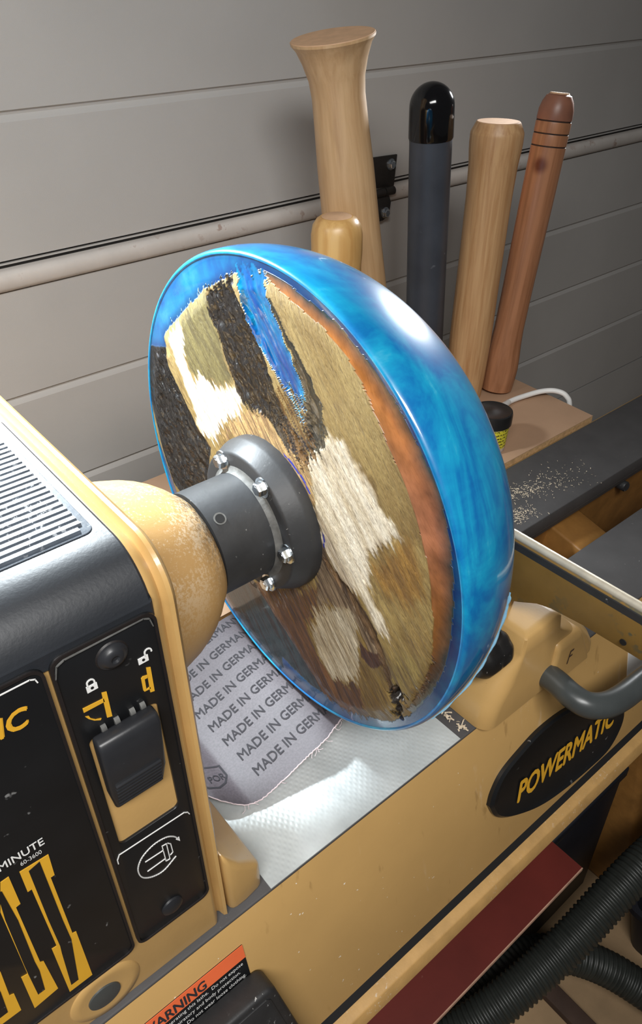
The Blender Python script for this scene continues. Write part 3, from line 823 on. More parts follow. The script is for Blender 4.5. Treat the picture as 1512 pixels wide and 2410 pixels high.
lo = rrect(-0.2410, -0.1815, 0.0600, 0.3525, 0.0075)
wi = rrect(-0.2330, -0.1905, 0.1815, 0.2850, 0.004)
lockp = ring_prism(lo, wi, PF, 0.0032).build('lock_panel', M['label_black'], HS, bevel=0.0007)
ring_prism(rrect(-0.2410, -0.1815, 0.0600, 0.3525, 0.0075), rrect(-0.2392, -0.1833, 0.0618, 0.3507, 0.0062), PF, 0.0040, 0.003).build('raised_border', M['label_rim'], lockp)
# pocket behind the window
pk = MB()
pk.box(-0.2330, -0.1905, HY0 - 0.0012, HY0 - 0.0002, 0.1815, 0.2850)
pk.build('pocket', M['tan'], lockp)
# lever: black moulded flap with ridges
lev = MB().loft([[(-0.2315, -0.1445, 0.2880), (-0.1945, -0.1445, 0.2880), (-0.1945, -0.1530, 0.2880), (-0.2315, -0.1530, 0.2880)],
                 [(-0.2318, -0.1445, 0.2800), (-0.1945, -0.1445, 0.2800), (-0.1945, -0.1560, 0.2830), (-0.2318, -0.1560, 0.2830)],
                 [(-0.2320, -0.1450, 0.2420), (-0.1960, -0.1450, 0.2420), (-0.1960, -0.1535, 0.2420), (-0.2320, -0.1535, 0.2420)],
                 [(-0.2300, -0.1455, 0.2240), (-0.1985, -0.1455, 0.2240), (-0.1985, -0.1500, 0.2240), (-0.2300, -0.1500, 0.2240)]]).build('lock_lever', M['black'], lockp, bevel=0.0022, seg=3)
for i in range(7):
    z = 0.2275 + i * 0.0036
    y = -0.1500 - (z - 0.224) / 0.018 * 0.0035 - 0.0002
    MB().box(-0.2290 + 0.0005, -0.1995, y - 0.0005, y + 0.002, z, z + 0.0009).build('grip_ridge', M['black'], lockp)
for i, sx in enumerate((-0.2250, -0.2170, -0.2075, -0.2010)):
    MB().tube([(sx, -0.1430, 0.2885), (sx + 0.003, -0.1430, 0.2885)], 0.0034, 12).build('hinge_spring', M['weld'], lockp, smooth=True)
# moulded screw boss
MB().revolve([(0, 0.0085), (0.0014, 0.0085), (0.0018, 0.0072), (0.0036, 0.0060), (0.0050, 0.0042), (0.0048, 0.0024), (0.0034, 0.0018)], (-0.2092, HY0 - 0.0030, 0.3362), (0, -1, 0), 36).build('screw_boss', M['black'], lockp, smooth=True, angle=50)
MB().revolve([(0, 0.0095), (0.001, 0.0085)], (-0.2092, HY0 - 0.0030, 0.3362), (0, -1, 0), 36).build('boss_ring', M['label_rim'], lockp, smooth=True)
MB().revolve([(0, 0.0085), (0.0015, 0.0080), (0.0032, 0.0050), (0.0036, 0.001)], (-0.2110, HY0 - 0.0030, 0.0790), (0, -1, 0), 36).build('lower_boss', M['black'], lockp, smooth=True)


def panel_poly(poly, name, m, parent, h=0.0036):
    return MB().prism(poly, PF, h, 0.003).build(name, m, parent)


def panel_line(pts, w, name, m, parent, h=0.0037, close=False):
    mb = MB()
    P = [Vector((a, b)) for a, b in pts]
    if close: P.append(P[0])
    for a, b in zip(P, P[1:]):
        d = (b - a)
        if d.length < 1e-6: continue
        n = Vector((-d.y, d.x)).normalized() * w / 2
        e = d.normalized() * w * 0.25
        q = [a - e - n, b + e - n, b + e + n, a - e + n]
        mb.prism([tuple(v) for v in q], PF, h, 0.003)
    return mb.build(name, m, parent)


def lock_icon(cx, cz, opened):
    mb = MB()
    mb.prism([(cx - 0.0030, cz - 0.0036), (cx + 0.0030, cz - 0.0036), (cx + 0.0030, cz + 0.0008), (cx - 0.0030, cz + 0.0008)], PF, 0.0037, 0.003)
    dx = 0.0035 if opened else 0.0
    arc = [(cx + dx + 0.0020 * math.cos(t), cz + 0.0026 + 0.0020 * math.sin(t)) for t in [PI * i / 8 for i in range(9)]]
    arc = [(cx + dx + 0.002, cz + (0.0015 if opened else 0.0008))] + arc + [(cx + dx - 0.002, cz + 0.0006)]
    P = [Vector(p) for p in arc]
    for a, b in zip(P, P[1:]):
        d = b - a
        n = Vector((-d.y, d.x)).normalized() * 0.00045
        mb.prism([tuple(a - n), tuple(b - n), tuple(b + n), tuple(a + n)], PF, 0.0037, 0.003)
    lk = mb.build('padlock_symbol', M['white'], lockp)
    MB().prism(circ(cx, cz - 0.0012, 0.0009, 12), PF, 0.0040, 0.003).build('keyhole', M['label_black'], lockp)
    return lk


lock_icon(LOCK1[0][0], LOCK1[0][1], False)
lock_icon(LOCK2[0][0], LOCK2[0][1], True)
for q in ICON1: panel_poly(q, 'lever_symbol', M['yellow'], lockp)
for q in ICON2: panel_poly(q, 'lever_symbol', M['yellow'], lockp)
panel_line(LABELLINE, 0.0006, 'white_line', M['white'], lockp)
panel_line([(p.x, p.y) for p in smooth_path([(a, b, 0) for a, b in ELL], 5)], 0.0008, 'rotation_arrow', M['white'], lockp)
panel_poly(ARROW, 'arrow_head', M['white'], lockp)
for q in SPL: panel_line(q, 0.0006, 'spindle_symbol', M['white'], lockp)
panel_line([(-0.2395, 0.340), (-0.2375, 0.3475), (-0.2330, 0.3495), (-0.1890, 0.3500), (-0.1855, 0.3480), (-0.1842, 0.3420)], 0.0006, 'white_line', M['weld'], lockp, 0.0043)

bigp = MB().prism(rrect(-0.52, -0.2437, 0.0600, 0.3525, 0.0075), PF, 0.0032).build('control_panel', M['label_black'], HS, bevel=0.0007)
ring_prism(rrect(-0.52, -0.2437, 0.0600, 0.3525, 0.0075), rrect(-0.5185, -0.2455, 0.0618, 0.3507, 0.006), PF, 0.0040, 0.003).build('raised_border', M['label_rim'], bigp)
panel_line([(-0.40, 0.3475), (-0.2510, 0.3475), (-0.2485, 0.3462), (-0.2478, 0.3435)], 0.0007, 'white_line', M['white'], bigp, 0.0036)


def panel_text(s, x0, x1, z, hgt, m, bold=0.0, shear=0.0):
    return lettering(s, ((x0, HY0, z), (1, 0, 0), (0, 0, 1), (0, -1, 0)), x1 - x0, bigp, m, hgt, bold, shear, 0.0036)


panel_text('POWERMATIC', -0.3650, -0.2565, 0.3205, 0.0130, M['yellow'], 0.03, 0.2)
panel_text('MINUTE', -0.2975, -0.2720, 0.2272, 0.0062, M['white'], 0.01)
panel_text('60-3600', -0.2872, -0.2750, 0.2208, 0.0036, M['white'])
def chart(poly, hole, n=40):
    """amber band with a black core"""
    a = panel_poly(poly, 'speed_chart', M['yellow'], bigp, 0.0036)
    MB().prism(hole, PF, 0.0039, 0.003).build('chart_core', M['label_black'], bigp)
chart(CHART_A, CHART_AI)
chart(CHART_B, CHART_BI)
chart(CHART_C, CHART_CI)
# oval recess with a dark plug low on the front
MB().revolve([(0, 0.027), (0.0012, 0.026), (0.0016, 0.020), (0.0010, 0.014)], (-0.2715, HY0, 0.0285), (0, -1, 0), 48).build('plug_seat', M['tan'], HS, smooth=True, angle=60)
MB().revolve([(0, 0.0125), (0.0022, 0.0120), (0.0028, 0.009)], (-0.2735, HY0, 0.0265), (0, -1, 0), 40).build('plug', M['handle'], HS, smooth=True)

# ------------------------------------------------------------------ bowl: blue resin and driftwood blank
CZ = 0.254
bowl = thing('resin_bowl_blank', 'large half-turned bowl of glossy blue resin and driftwood on the spindle', 'bowl', (0, 0, CZ))
prof = [(0.004, 0.2075), (0.0004, 0.2080), (-0.0002, 0.2092), (0.0004, 0.2106), (0.0018, 0.2116), (0.0045, 0.2122)]
for i in range(1, 44):
    t = (PI / 2) * i / 44
    prof.append((0.010 + 0.150 * math.sin(t), 0.2122 * math.cos(t)))
prof.append((0.160, 0.0005))
MB().revolve(prof, (0, 0, CZ), (1, 0, 0), 160, cap0=False).build('resin_shell', M['resin'], bowl, smooth=True, angle=70)
# milky flash left along the lower front edge
fl_c = [(0.070, 0.1943, 181), (0.067, 0.1962, 184), (0.056, 0.2017, 190), (0.044, 0.2062, 195), (0.032, 0.2096, 200), (0.016, 0.2118, 206), (0.006, 0.2122, 211)]
mb = MB()
rA, rB = [], []
rr_ = random.Random(3)
for i in range(60):
    f = i / 59 * (len(fl_c) - 1)
    k = min(int(f), len(fl_c) - 2)
    t = f - k
    x, r, a = [fl_c[k][q] * (1 - t) + fl_c[k + 1][q] * t for q in range(3)]
    a = math.radians(a)
    hgt = 0.0008 + 0.0008 * math.sin(i * 0.35) ** 2 + 0.0003 * rr_.random() if 2 < i < 57 else 0.0005
    for lst, rad in ((rA, r - 0.003), (rB, r + hgt)):
        lst.append((x, rad * math.cos(a), CZ + rad * math.sin(a)))
mb.loft([rA, rB, [(p[0] + 0.0012, p[1], p[2]) for p in rB], [(p[0] + 0.0012, p[1], p[2]) for p in rA]], False, False, closed=False)
mb.build('resin_flash', M['flash'], bowl, smooth=True)


def vnoise(x, y, seed=0):
    xi, yi = np.floor(x).astype(np.int64), np.floor(y).astype(np.int64)
    fx, fy = x - xi, y - yi
    fx, fy = fx * fx * (3 - 2 * fx), fy * fy * (3 - 2 * fy)

    def hsh(a, b):
        n = (a * 374761393 + b * 668265263 + seed * 974634777) & 0xFFFFFFFF
        n = ((n ^ (n >> 13)) * 1274126177) & 0xFFFFFFFF
        return ((n ^ (n >> 16)) & 0xFFFF) / 65535.0
    a, b, c, d = hsh(xi, yi), hsh(xi + 1, yi), hsh(xi, yi + 1), hsh(xi + 1, yi + 1)
    return (a * (1 - fx) + b * fx) * (1 - fy) + (c * (1 - fx) + d * fx) * fy


def fbm(x, y, seed=0, oct=4):
    s, a, t = 0, 0.5, 0
    for i in range(oct):
        s = s + a * vnoise(x * 2 ** i, y * 2 ** i, seed + i * 17)
        t += a
        a *= 0.55
    return s / t


def in_poly(px, py, poly):
    ins = np.zeros(px.shape, bool)
    n = len(poly)
    for i in range(n):
        (x0, y0), (x1, y1) = poly[i], poly[(i + 1) % n]
        if y0 == y1: continue
        c = ((y0 > py) != (y1 > py)) & (px < (x1 - x0) * (py - y0) / (y1 - y0) + x0)
        ins ^= c
    return ins


def dist_poly(px, py, poly, closed=True):
    best = np.full(px.shape, 9.0)
    n = len(poly)
    for i in range(n if closed else n - 1):
        (x0, y0), (x1, y1) = poly[i], poly[(i + 1) % n]
        dx, dy = x1 - x0, y1 - y0
        t = np.clip(((px - x0) * dx + (py - y0) * dy) / max(dx * dx + dy * dy, 1e-12), 0, 1)
        best = np.minimum(best, np.hypot(px - x0 - t * dx, py - y0 - t * dy))
    return best


def make_face():
    NR, NS = 200, 960
    RM = 0.2088
    rad = np.linspace(0.0, RM, NR + 1)[1:]
    ang = np.arange(NS) * 2 * PI / NS
    y = np.concatenate([[0.0], (rad[:, None] * np.cos(ang)[None]).ravel()])
    z = np.concatenate([[0.0], (rad[:, None] * np.sin(ang)[None]).ravel()]) + CZ
    r = np.hypot(y, z - CZ)
    # grain frame: fibres run from upper left to lower right of the face
    gx, gz = -0.66, -0.751
    u = y * gx + z * gz
    v = -y * gz + z * gx
    col = np.ones((len(y), 3))
    gloss = np.full(len(y), 0.75)
    resin = np.ones(len(y))
    dx = np.zeros(len(y))
    warp = (fbm(u * 90, v * 520, 1) - 0.5)
    warp2 = (fbm(u * 120, v * 120, 2) - 0.5)
    Y = y + gx * warp * 0.022 + warp2 * 0.006
    Z = z + gz * warp * 0.022 + (fbm(u * 130, v * 130, 5) - 0.5) * 0.006
    Ys, Zs = y + warp2 * 0.003, z + (fbm(u * 130, v * 130, 5) - 0.5) * 0.003
    C = lambda a, b, c: np.array(lin(a, b, c))
    wood = in_poly(Ys, Zs, REG['wood'])
    dW = dist_poly(Ys, Zs, REG['wood'])
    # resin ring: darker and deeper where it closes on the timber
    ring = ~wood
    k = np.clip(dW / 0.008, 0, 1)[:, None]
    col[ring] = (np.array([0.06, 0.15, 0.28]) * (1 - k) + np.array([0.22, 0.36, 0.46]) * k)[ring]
    s1 = fbm(u * 25, v * 90, 11)[:, None]
    base = C(158, 134, 74) * s1 + C(110, 82, 36) * (1 - s1)
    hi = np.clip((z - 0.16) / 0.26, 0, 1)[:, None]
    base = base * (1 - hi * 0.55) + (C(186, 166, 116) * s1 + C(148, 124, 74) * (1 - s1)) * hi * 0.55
    blot = np.clip((fbm(u * 28, v * 70, 12) - 0.52) / 0.12, 0, 1)[:, None] * 0.5
    base = base * (1 - blot) + C(96, 70, 28) * blot
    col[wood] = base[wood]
    resin[wood] = 0
    gloss[wood] = 0.22
    # bark-coloured band under the right-hand edge, seen through the resin
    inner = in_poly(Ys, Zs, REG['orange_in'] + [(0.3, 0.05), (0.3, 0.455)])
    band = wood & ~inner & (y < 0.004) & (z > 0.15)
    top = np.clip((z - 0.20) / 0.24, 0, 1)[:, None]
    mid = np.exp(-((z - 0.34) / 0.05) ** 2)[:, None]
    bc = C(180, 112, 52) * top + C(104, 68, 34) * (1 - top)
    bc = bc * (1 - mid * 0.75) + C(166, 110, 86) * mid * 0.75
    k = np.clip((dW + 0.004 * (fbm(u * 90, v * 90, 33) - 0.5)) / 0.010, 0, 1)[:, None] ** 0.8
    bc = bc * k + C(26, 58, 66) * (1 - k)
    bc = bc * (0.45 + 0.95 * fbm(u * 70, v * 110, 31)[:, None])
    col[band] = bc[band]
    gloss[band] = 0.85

    def paint(name, c, c2=None, gl=None, re=0.0, d=0.0, amp=0.0, fade=0.0, us=30, vs=200, clip=None, warped=True):
        m = in_poly(Y if warped else Ys, Z if warped else Zs, REG[name])
        m = m & (r < RM * 0.999)
        if clip is not None: m = m & clip
        s = fbm(u * us, v * vs, hash_seed[name])
        cc = np.array(c)[None] * np.ones((len(y), 1))
        if c2 is not None:
            w = np.clip((s - 0.3) / 0.4, 0, 1)[:, None]
            cc = cc * (1 - w) + np.array(c2)[None] * w
        if fade:
            a = np.clip(dist_poly(Y, Z, REG[name]) / fade, 0, 1)[:, None]
        else:
            a = 1.0
        col[m] = (col * (1 - a) + cc * a)[m]
        if gl is not None: gloss[m] = gl
        resin[m] = re
        dx[m] = (d + amp * (s - 0.5))[m] * (np.clip(dist_poly(Y if warped else Ys, Z if warped else Zs, REG[name]) / 0.006, 0, 1))[m]

    hash_seed = {k_: i * 7 + 40 for i, k_ in enumerate(REG)}
    paint('amber', C(150, 112, 48), C(112, 80, 34), 0.3, fade=0.01)
    paint('olive2', C(140, 120, 66), C(104, 84, 46), 0.3, fade=0.01)
    paint('pale', C(226, 216, 196), C(196, 180, 152), 0.05, fade=0.004, d=-0.0006)
    paint('tanstripe', C(206, 172, 116), C(120, 92, 64), 0.1, vs=420)
    paint('greyA', C(150, 130, 104), C(88, 70, 54), 0.1, vs=420)
    paint('brown', C(118, 78, 38), C(66, 42, 24), 0.35, vs=300)
    paint('pale2', C(206, 196, 172), C(176, 160, 130), 0.05, fade=0.003)
    paint('maroon', C(66, 40, 34), C(90, 60, 44), 0.3, warped=False)
    paint('crack', C(60, 44, 30), C(120, 92, 60), 0.3, vs=500, d=0.003)
    paint('hole', C(24, 18, 14), C(40, 30, 20), 0.4, d=0.012)
    paint('olive', C(122, 112, 66), C(92, 82, 46), 0.25, fade=0.003)
    paint('white', C(246, 240, 226), C(226, 212, 184), 0.0, fade=0.003)
    paint('barkL', C(5, 5, 7), C(15, 12, 11), 1.0, d=0.0035, amp=0.008, us=90, vs=260, warped=False)
    paint('barkM', C(6, 5, 7), C(20, 14, 11), 1.0, d=0.0025, amp=0.007, us=90, vs=260)
    paint('darkR', C(30, 34, 32), C(70, 62, 44), 0.85, d=0.0015, amp=0.003)
    paint('chan', (0.20, 0.38, 0.60), (0.55, 0.90, 0.80), 1.0, re=1.0, d=0.002, amp=0.003, us=40, vs=260)
    # flecks of bark between resin and timber at the foot of the channel
    fl_ = in_poly(Y, Z, [(-0.02, 0.385), (-0.05, 0.375), (-0.062, 0.335), (-0.045, 0.315), (-0.018, 0.34)])
    st = fbm(u * 40, v * 700, 77)
    m = fl_ & (st > 0.5)
    col[m] = C(104, 74, 34)
    resin[m] = 0
    gloss[m] = 0.9
    m = fl_ & (st < 0.36)
    col[m] = C(40, 34, 40)
    resin[m] = 0
    # clear resin over dark splinters at the lower left
    cl = in_poly(Ys, Zs, REG['clear']) | ((y > 0.0) & (z < 0.150) & ~in_poly(Ys, Zs, REG['barkL']) & (r < 0.198) & ~in_poly(Y, Z, REG['brown']))
    s = fbm(u * 22, v * 240, 91)
    cc = C(32, 48, 52)[None] * np.clip(1.35 - 1.6 * np.abs(s - 0.5)[:, None] * 2, 0.25, 1.2)
    dk = np.clip((s - 0.52) / 0.1, 0, 1)[:, None]
    cc = cc * (1 - dk) + C(30, 25, 22)[None] * dk
    col[cl] = cc[cl]
    resin[cl] = 0
    gloss[cl] = 0.55
    relief = np.ones(len(y))
    relief[band & (gloss > 0.8) & (gloss < 0.9)] = 0.12
    relief[cl] = 0.4
    # blue marker line traced round the flange
    rm = np.abs(r - 0.0705 - 0.0006 * np.sin(np.arctan2(z - CZ, y) * 9)) < 0.0010
    aa = np.degrees(np.arctan2(z - CZ, y)) % 360
    m = rm & (((aa > 108) & (aa < 140)) | ((aa > 166) & (aa < 178)))
    col[m] = C(34, 52, 176)
    # surface height: timber proud of the ring, fading at the edge
    e = np.clip((RM - r) / 0.024, 0, 1)
    inw = np.clip(dW / 0.010, 0, 1) * wood
    x = 0.0008 - 0.0050 * (e * e * (3 - 2 * e)) * (0.55 + 0.45 * inw)
    x = x + dx * e + (fbm(u * 35, v * 260, 3) - 0.5) * 0.0016 * inw * (gloss < 0.5)
    x[r < 0.066] = -0.0040
    verts = np.stack([x, y, z - CZ], 1)
    # faces
    idx = (1 + np.arange(NR)[:, None] * NS + np.arange(NS)[None])
    q = np.stack([idx[:-1], np.roll(idx[:-1], -1, 1), np.roll(idx[1:], -1, 1), idx[1:]], -1).reshape(-1, 4)
    t0 = np.stack([np.zeros(NS, int), np.roll(idx[0], -1), idx[0]], -1)
    me = bpy.data.meshes.new('wood_face')
    me.vertices.add(len(verts))
    me.vertices.foreach_set('co', verts.astype(np.float32).ravel())
    loops = np.concatenate([t0.ravel(), q[:, ::-1].ravel() if False else q.ravel()])
    nl = len(loops)
    me.loops.add(nl)
    me.loops.foreach_set('vertex_index', loops.astype(np.int32))
    npoly = len(t0) + len(q)
    starts = np.concatenate([np.arange(len(t0)) * 3, len(t0) * 3 + np.arange(len(q)) * 4])
    me.polygons.add(npoly)
    me.polygons.foreach_set('loop_start', starts.astype(np.int32))
    me.update(calc_edges=True)
    me.validate()
    me.polygons.foreach_set('use_smooth', [True] * npoly)
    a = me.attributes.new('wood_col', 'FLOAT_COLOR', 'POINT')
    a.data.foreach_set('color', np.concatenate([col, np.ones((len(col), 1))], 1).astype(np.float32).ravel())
    for nm, arr in (('gloss', gloss), ('resin', resin), ('relief', relief)):
        a = me.attributes.new(nm, 'FLOAT', 'POINT')
        a.data.foreach_set('value', arr.astype(np.float32))
    a = me.attributes.new('grain', 'FLOAT_VECTOR', 'POINT')
    a.data.foreach_set('vector', np.stack([u, v, 0 * u], 1).astype(np.float32).ravel())
    bm = bmesh.new()
    bm.from_mesh(me)
    bmesh.ops.recalc_face_normals(bm, faces=bm.faces)
    if sum(f.normal.x for f in list(bm.faces)[:50]) > 0:
        bmesh.ops.reverse_faces(bm, faces=bm.faces)
    bm.to_mesh(me)
    bm.free()
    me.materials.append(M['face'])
    o = bpy.data.objects.new('wood_face', me)
    COL.objects.link(o)
    o.parent = bowl
    o['label'] = 'weathered driftwood slab set in blue resin'
    return o


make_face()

# ------------------------------------------------------------------ faceplate
fp = thing('faceplate', 'blackened steel faceplate with hub and zinc hex bolts screwed to the bowl', 'faceplate', (-0.05, 0, CZ))
MB().revolve([(-0.0790, 0.0425), (-0.0785, 0.0450), (-0.0300, 0.0450), (-0.0270, 0.0455)], (0, 0, CZ), (1, 0, 0), 72).build('hub', M['steel_dark'], fp, smooth=True, angle=50)
MB().revolve([(-0.0290, 0.040), (-0.0290, 0.0595), (-0.0282, 0.0612), (-0.0268, 0.0620), (-0.0150, 0.0676), (-0.0130, 0.0682), (-0.0055, 0.0682), (-0.0030, 0.0678)], (0, 0, CZ), (1, 0, 0), 96).build('flange', M['steel_dark'], fp, smooth=True, angle=60)
MB().revolve([(-0.0335, 0.0452), (-0.0310, 0.0462), (-0.0295, 0.0485), (-0.0288, 0.0505)], (0, 0, CZ), (1, 0, 0), 72, False, False).build('fillet', M['weld'], fp, smooth=True)
for k in range(6):
    a = math.radians(58 + 61 * k if k < 4 else 58 + 60.5 * k)
    hexbolt((-0.0288, 0.0548 * math.cos(a), CZ + 0.0548 * math.sin(a)), (-1, 0, 0), 0.0060, 0.0068, 'hex_bolt', fp, M['zinc'])
a = math.radians(125)
sp = Vector((-0.0690, 0.0448 * math.cos(a), CZ + 0.0448 * math.sin(a)))
sd = Vector((0, math.cos(a), math.sin(a)))
ssh = MB().revolve([(0, 0.0042), (0.0006, 0.0050), (0.0010, 0.0050), (0.0009, 0.0040)], sp, sd, 24).build('set_screw_hole', M['weld'], fp, smooth=True)
MB().revolve([(0.0009, 0.0038), (0.0012, 0.0037)], sp, sd, 24).build('hole_bottom', M['hole'], ssh)

# ------------------------------------------------------------------ galvanised sheet, sandpaper
sh = MB().box(-0.128, 0.1065, -0.1452, 0.135, 0.0003, 0.0014).build('metal_sheet', M['sheet'])
tag(sh, 'bright galvanised sheet lying on the bed under the bowl', 'sheet')


def sm01(t):
    t = max(0.0, min(1.0, t))
    return t * t * (3 - 2 * t)


def paper_z(x, y):
    return 0.0080 + 0.026 * sm01((x + 0.105) / 0.115) + 0.010 * sm01((-0.095 - x) / 0.03) + 0.003 * math.sin((y + 0.08) * 14)


def paper_front(x):
    b = -0.0775
    if x > -0.01: b += 0.3 * (x + 0.01)
    if x < -0.078:
        q = min(1.0, (-0.078 - x) / 0.052)
        b += 0.046 * (1 - math.sqrt(max(0.0, 1 - q * q)))
    return b


sp_ = thing('sandpaper_sheet', 'curled grey-backed sandpaper printed with rows of MADE IN GERMANY', 'sandpaper', (-0.05, 0.0, 0.0035))
rj = random.Random(5)
NXp, NYp = 110, 60
xs_ = [-0.1295 + 0.1795 * i / NXp for i in range(NXp + 1)]
fr_ = [paper_front(x) + (rj.random() - 0.5) * 0.0009 for x in xs_]
top_r, bot_r = [], []
for j in range(NYp + 1):
    row, row2 = [], []
    for i, x in enumerate(xs_):
        y = fr_[i] + (0.120 - fr_[i]) * j / NYp
        row.append((x, y, paper_z(x, y)))
        row2.append((x, y, paper_z(x, y) - 0.0007))
    top_r.append(row)
    bot_r.append(row2)
MB().loft(top_r, False, False, closed=False).build('paper', M['paper'], sp_, smooth=True)
MB().loft(bot_r, False, False, closed=False).build('grit_side', M['grit'], sp_, smooth=True)
edge = [Vector((x, fr_[i] - 0.0001, paper_z(x, fr_[i]) - 0.0002)) for i, x in enumerate(xs_)]
MB().tube(edge, 0.0006, 5).build('frayed_edge', M['paper_edge'], sp_)
for k in range(14):
    i = rj.randrange(2, NXp - 6)
    p = edge[i]
    a = rj.random() * 6.28
    q = [p, p + Vector((0.003 * math.cos(a), -0.002 - 0.002 * rj.random(), -0.001)), p + Vector((0.006 * math.cos(a + 0.6), -0.003 * rj.random() - 0.002, -0.003 * rj.random()))]
    MB().tube(smooth_path(q, 5), 0.00025, 4).build('loose_thread', M['paper_edge'], sp_)
tu = Vector((1, 0, 0))
tv = Vector((0, 1, 0))
wp = lambda p: (lambda x: Vector((x, p.y, paper_z(x, p.y))))(max(p.x, -0.1292))
for i in range(8):
    o_ = Vector((-0.0770 - 0.0018 * i, -0.0569 + 0.0229 * i, 0))
    s_ = 'MADE IN GERMANY'
    lettering(s_, (o_, tu, tv, (0, 0, 1)), 0.1075, sp_, M['ink'], 0.0104, 0.016, 0, 0.0003, warp=wp)
# printed shield mark
shield = [(-0.0150, 0.010), (0.0, 0.0135), (0.0150, 0.010), (0.0150, -0.004), (0.009, -0.0115), (0, -0.0150), (-0.009, -0.0115), (-0.0150, -0.004)]
so = Vector((-0.1125, -0.0320, 0))
sh_i = [(a * 0.86, b * 0.86) for a, b in shield]
nS = len(shield)


def fine(poly, m=4):
    out = []
    for i in range(len(poly)):
        a, b = poly[i], poly[(i + 1) % len(poly)]
        out += [(a[0] + (b[0] - a[0]) * k / m, a[1] + (b[1] - a[1]) * k / m) for k in range(m)]
    return out


A_, B_ = fine(shield), fine(sh_i)
PA = [wp(so + tu * a + tv * b) + Vector((0, 0, 0.0003)) for a, b in A_]
PB = [wp(so + tu * a + tv * b) + Vector((0, 0, 0.0003)) for a, b in B_]
kk = len(PA)
MB().add(PA + PB, [(i, (i + 1) % kk, kk + (i + 1) % kk, kk + i) for i in range(kk)]).build('shield_mark', M['ink'], sp_)
lettering('POR', (so + tu * -0.004 + tv * -0.0065, tu, tv, (0, 0, 1)), 0.0165, sp_, M['ink'], 0.0075, 0.015, 0, 0.0003, warp=wp)

# ------------------------------------------------------------------ banjo and tool rest
bj = thing('banjo', 'tan cast tool-rest banjo clamped on the bed beside the bowl', 'banjo', (0.22, -0.02, 0.0005))
lev_ = []
for z, x0, x1, y0, y1, r in ((0.0008, 0.1285, 0.318, -0.1585, 0.12, 0.016), (0.012, 0.1290, 0.316, -0.1585, 0.12, 0.016), (0.030, 0.1340, 0.306, -0.1580, 0.12, 0.018), (0.048, 0.1460, 0.290, -0.1572, 0.11, 0.02), (0.064, 0.1610, 0.262, -0.1562, 0.09, 0.012),
                            (0.074, 0.1700, 0.244, -0.1558, 0.06, 0.006), (0.080, 0.1735, 0.236, -0.1556, 0.05, 0.004), (0.100, 0.1750, 0.232, -0.1550, 0.03, 0.003), (0.1022, 0.1775, 0.2295, -0.1525, 0.03, 0.003), (0.1024, 0.1850, 0.224, -0.145, 0.02, 0.003)):
    lev_.append([(a, b, z) for a, b in rrect(x0, x1, y0, y1, r, 7)])
MB().loft(lev_).build('casting', M['tan'], bj, smooth=True, angle=50)
stp = MB().loft([[(a, b, z) for a, b in rrect(x0, x1, y0, -0.04, 0.006, 4)] for z, x0, x1, y0 in ((0.0008, 0.225, 0.300, -0.1625), (0.050, 0.229, 0.276, -0.1622), (0.0585, 0.230, 0.272, -0.1600), (0.0605, 0.232, 0.268, -0.156))]).build('clamp_block', M['tan'], bj, smooth=True, angle=50)
MB().revolve([(0, 0.030), (0.020, 0.029), (0.024, 0.026)], (0.197, -0.085, 0.100), (0, 0, 1), 40).build('post_collar', M['tan'], bj, smooth=True, angle=50)
lettering('F', ((0.2500, -0.1627, 0.0225), (1, 0, 0), (0.0, 0.0, 1), (0, -1, 0)), 0.0085, bj, M['strip'], 0.0190, 0, 0.15, 0.0005, name='hand_mark')
MB().revolve([(0, 0.009), (0.010, 0.009), (0.012, 0.019), (0.018, 0.0225), (0.030, 0.0225), (0.033, 0.0215), (0.036, 0.0225), (0.048, 0.0215), (0.055, 0.015), (0.056, 0.004)], (0.178, -0.130, 0.086), (-1, -0.06, 0.02), 10).build('clamp_knob', M['knob'], bj, bevel=0.003, angle=25)
hp = smooth_path([(0.226, -0.150, 0.018), (0.222, -0.172, 0.022), (0.219, -0.192, 0.022), (0.224, -0.208, 0.019), (0.242, -0.218, 0.014), (0.268, -0.221, 0.008), (0.300, -0.221, 0.003), (0.345, -0.221, -0.002), (0.41, -0.221, -0.006)], 8)
MB().tube(hp, 0.0135, 24).build('clamp_handle', M['handle'], bj, smooth=True, angle=60)

tr = thing('tool_rest', 'long worn olive-yellow tool rest with bare steel top edge behind the bowl', 'tool rest', (0.19, -0.09, 0.10))
yy = [-0.2620, -0.2600, -0.2560, -0.20, -0.165, -0.150, -0.130, -0.112, -0.08, -0.05, -0.02, 0.05]
zb = [0.1600, 0.1510, 0.1470, 0.1455, 0.1415, 0.1370, 0.125, 0.117, 0.117, 0.130, 0.142, 0.150]
MB().loft([[(0.1855, y, 0.1945), (0.1835, y, 0.185), (0.1850, y, (b + 0.17) / 2), (0.1880, y, b + 0.001), (0.1930, y, b), (0.1975, y, b + 0.006), (0.2020, y, 0.180), (0.2015, y, 0.1925), (0.1965, y, 0.1975), (0.1905, y, 0.1975)] for y, b in zip(yy, zb)]).build('blade', M['rest'], tr, smooth=True, angle=50)
MB().tube([(0.1905, -0.2615, 0.1972), (0.1905, 0.05, 0.1972)], 0.0042, 14).build('steel_edge', M['restedge'], tr, smooth=True, angle=50)
MB().box(0.1838, 0.1870, -0.2615, 0.05, 0.1865, 0.1940).build('worn_strip', M['steel_dark'], tr)
MB().revolve([(0, 0.0125), (0.020, 0.0125)], (0.193, -0.085, 0.1242), (0, 0, 1), 24).build('post', M['restedge'], tr, smooth=True, angle=50)
MB().revolve([(0, 0.0032), (0.0006, 0.0030)], (0.1848, -0.2385, 0.158), (-1, 0, 0), 16).build('small_hole', M['hole'], tr)

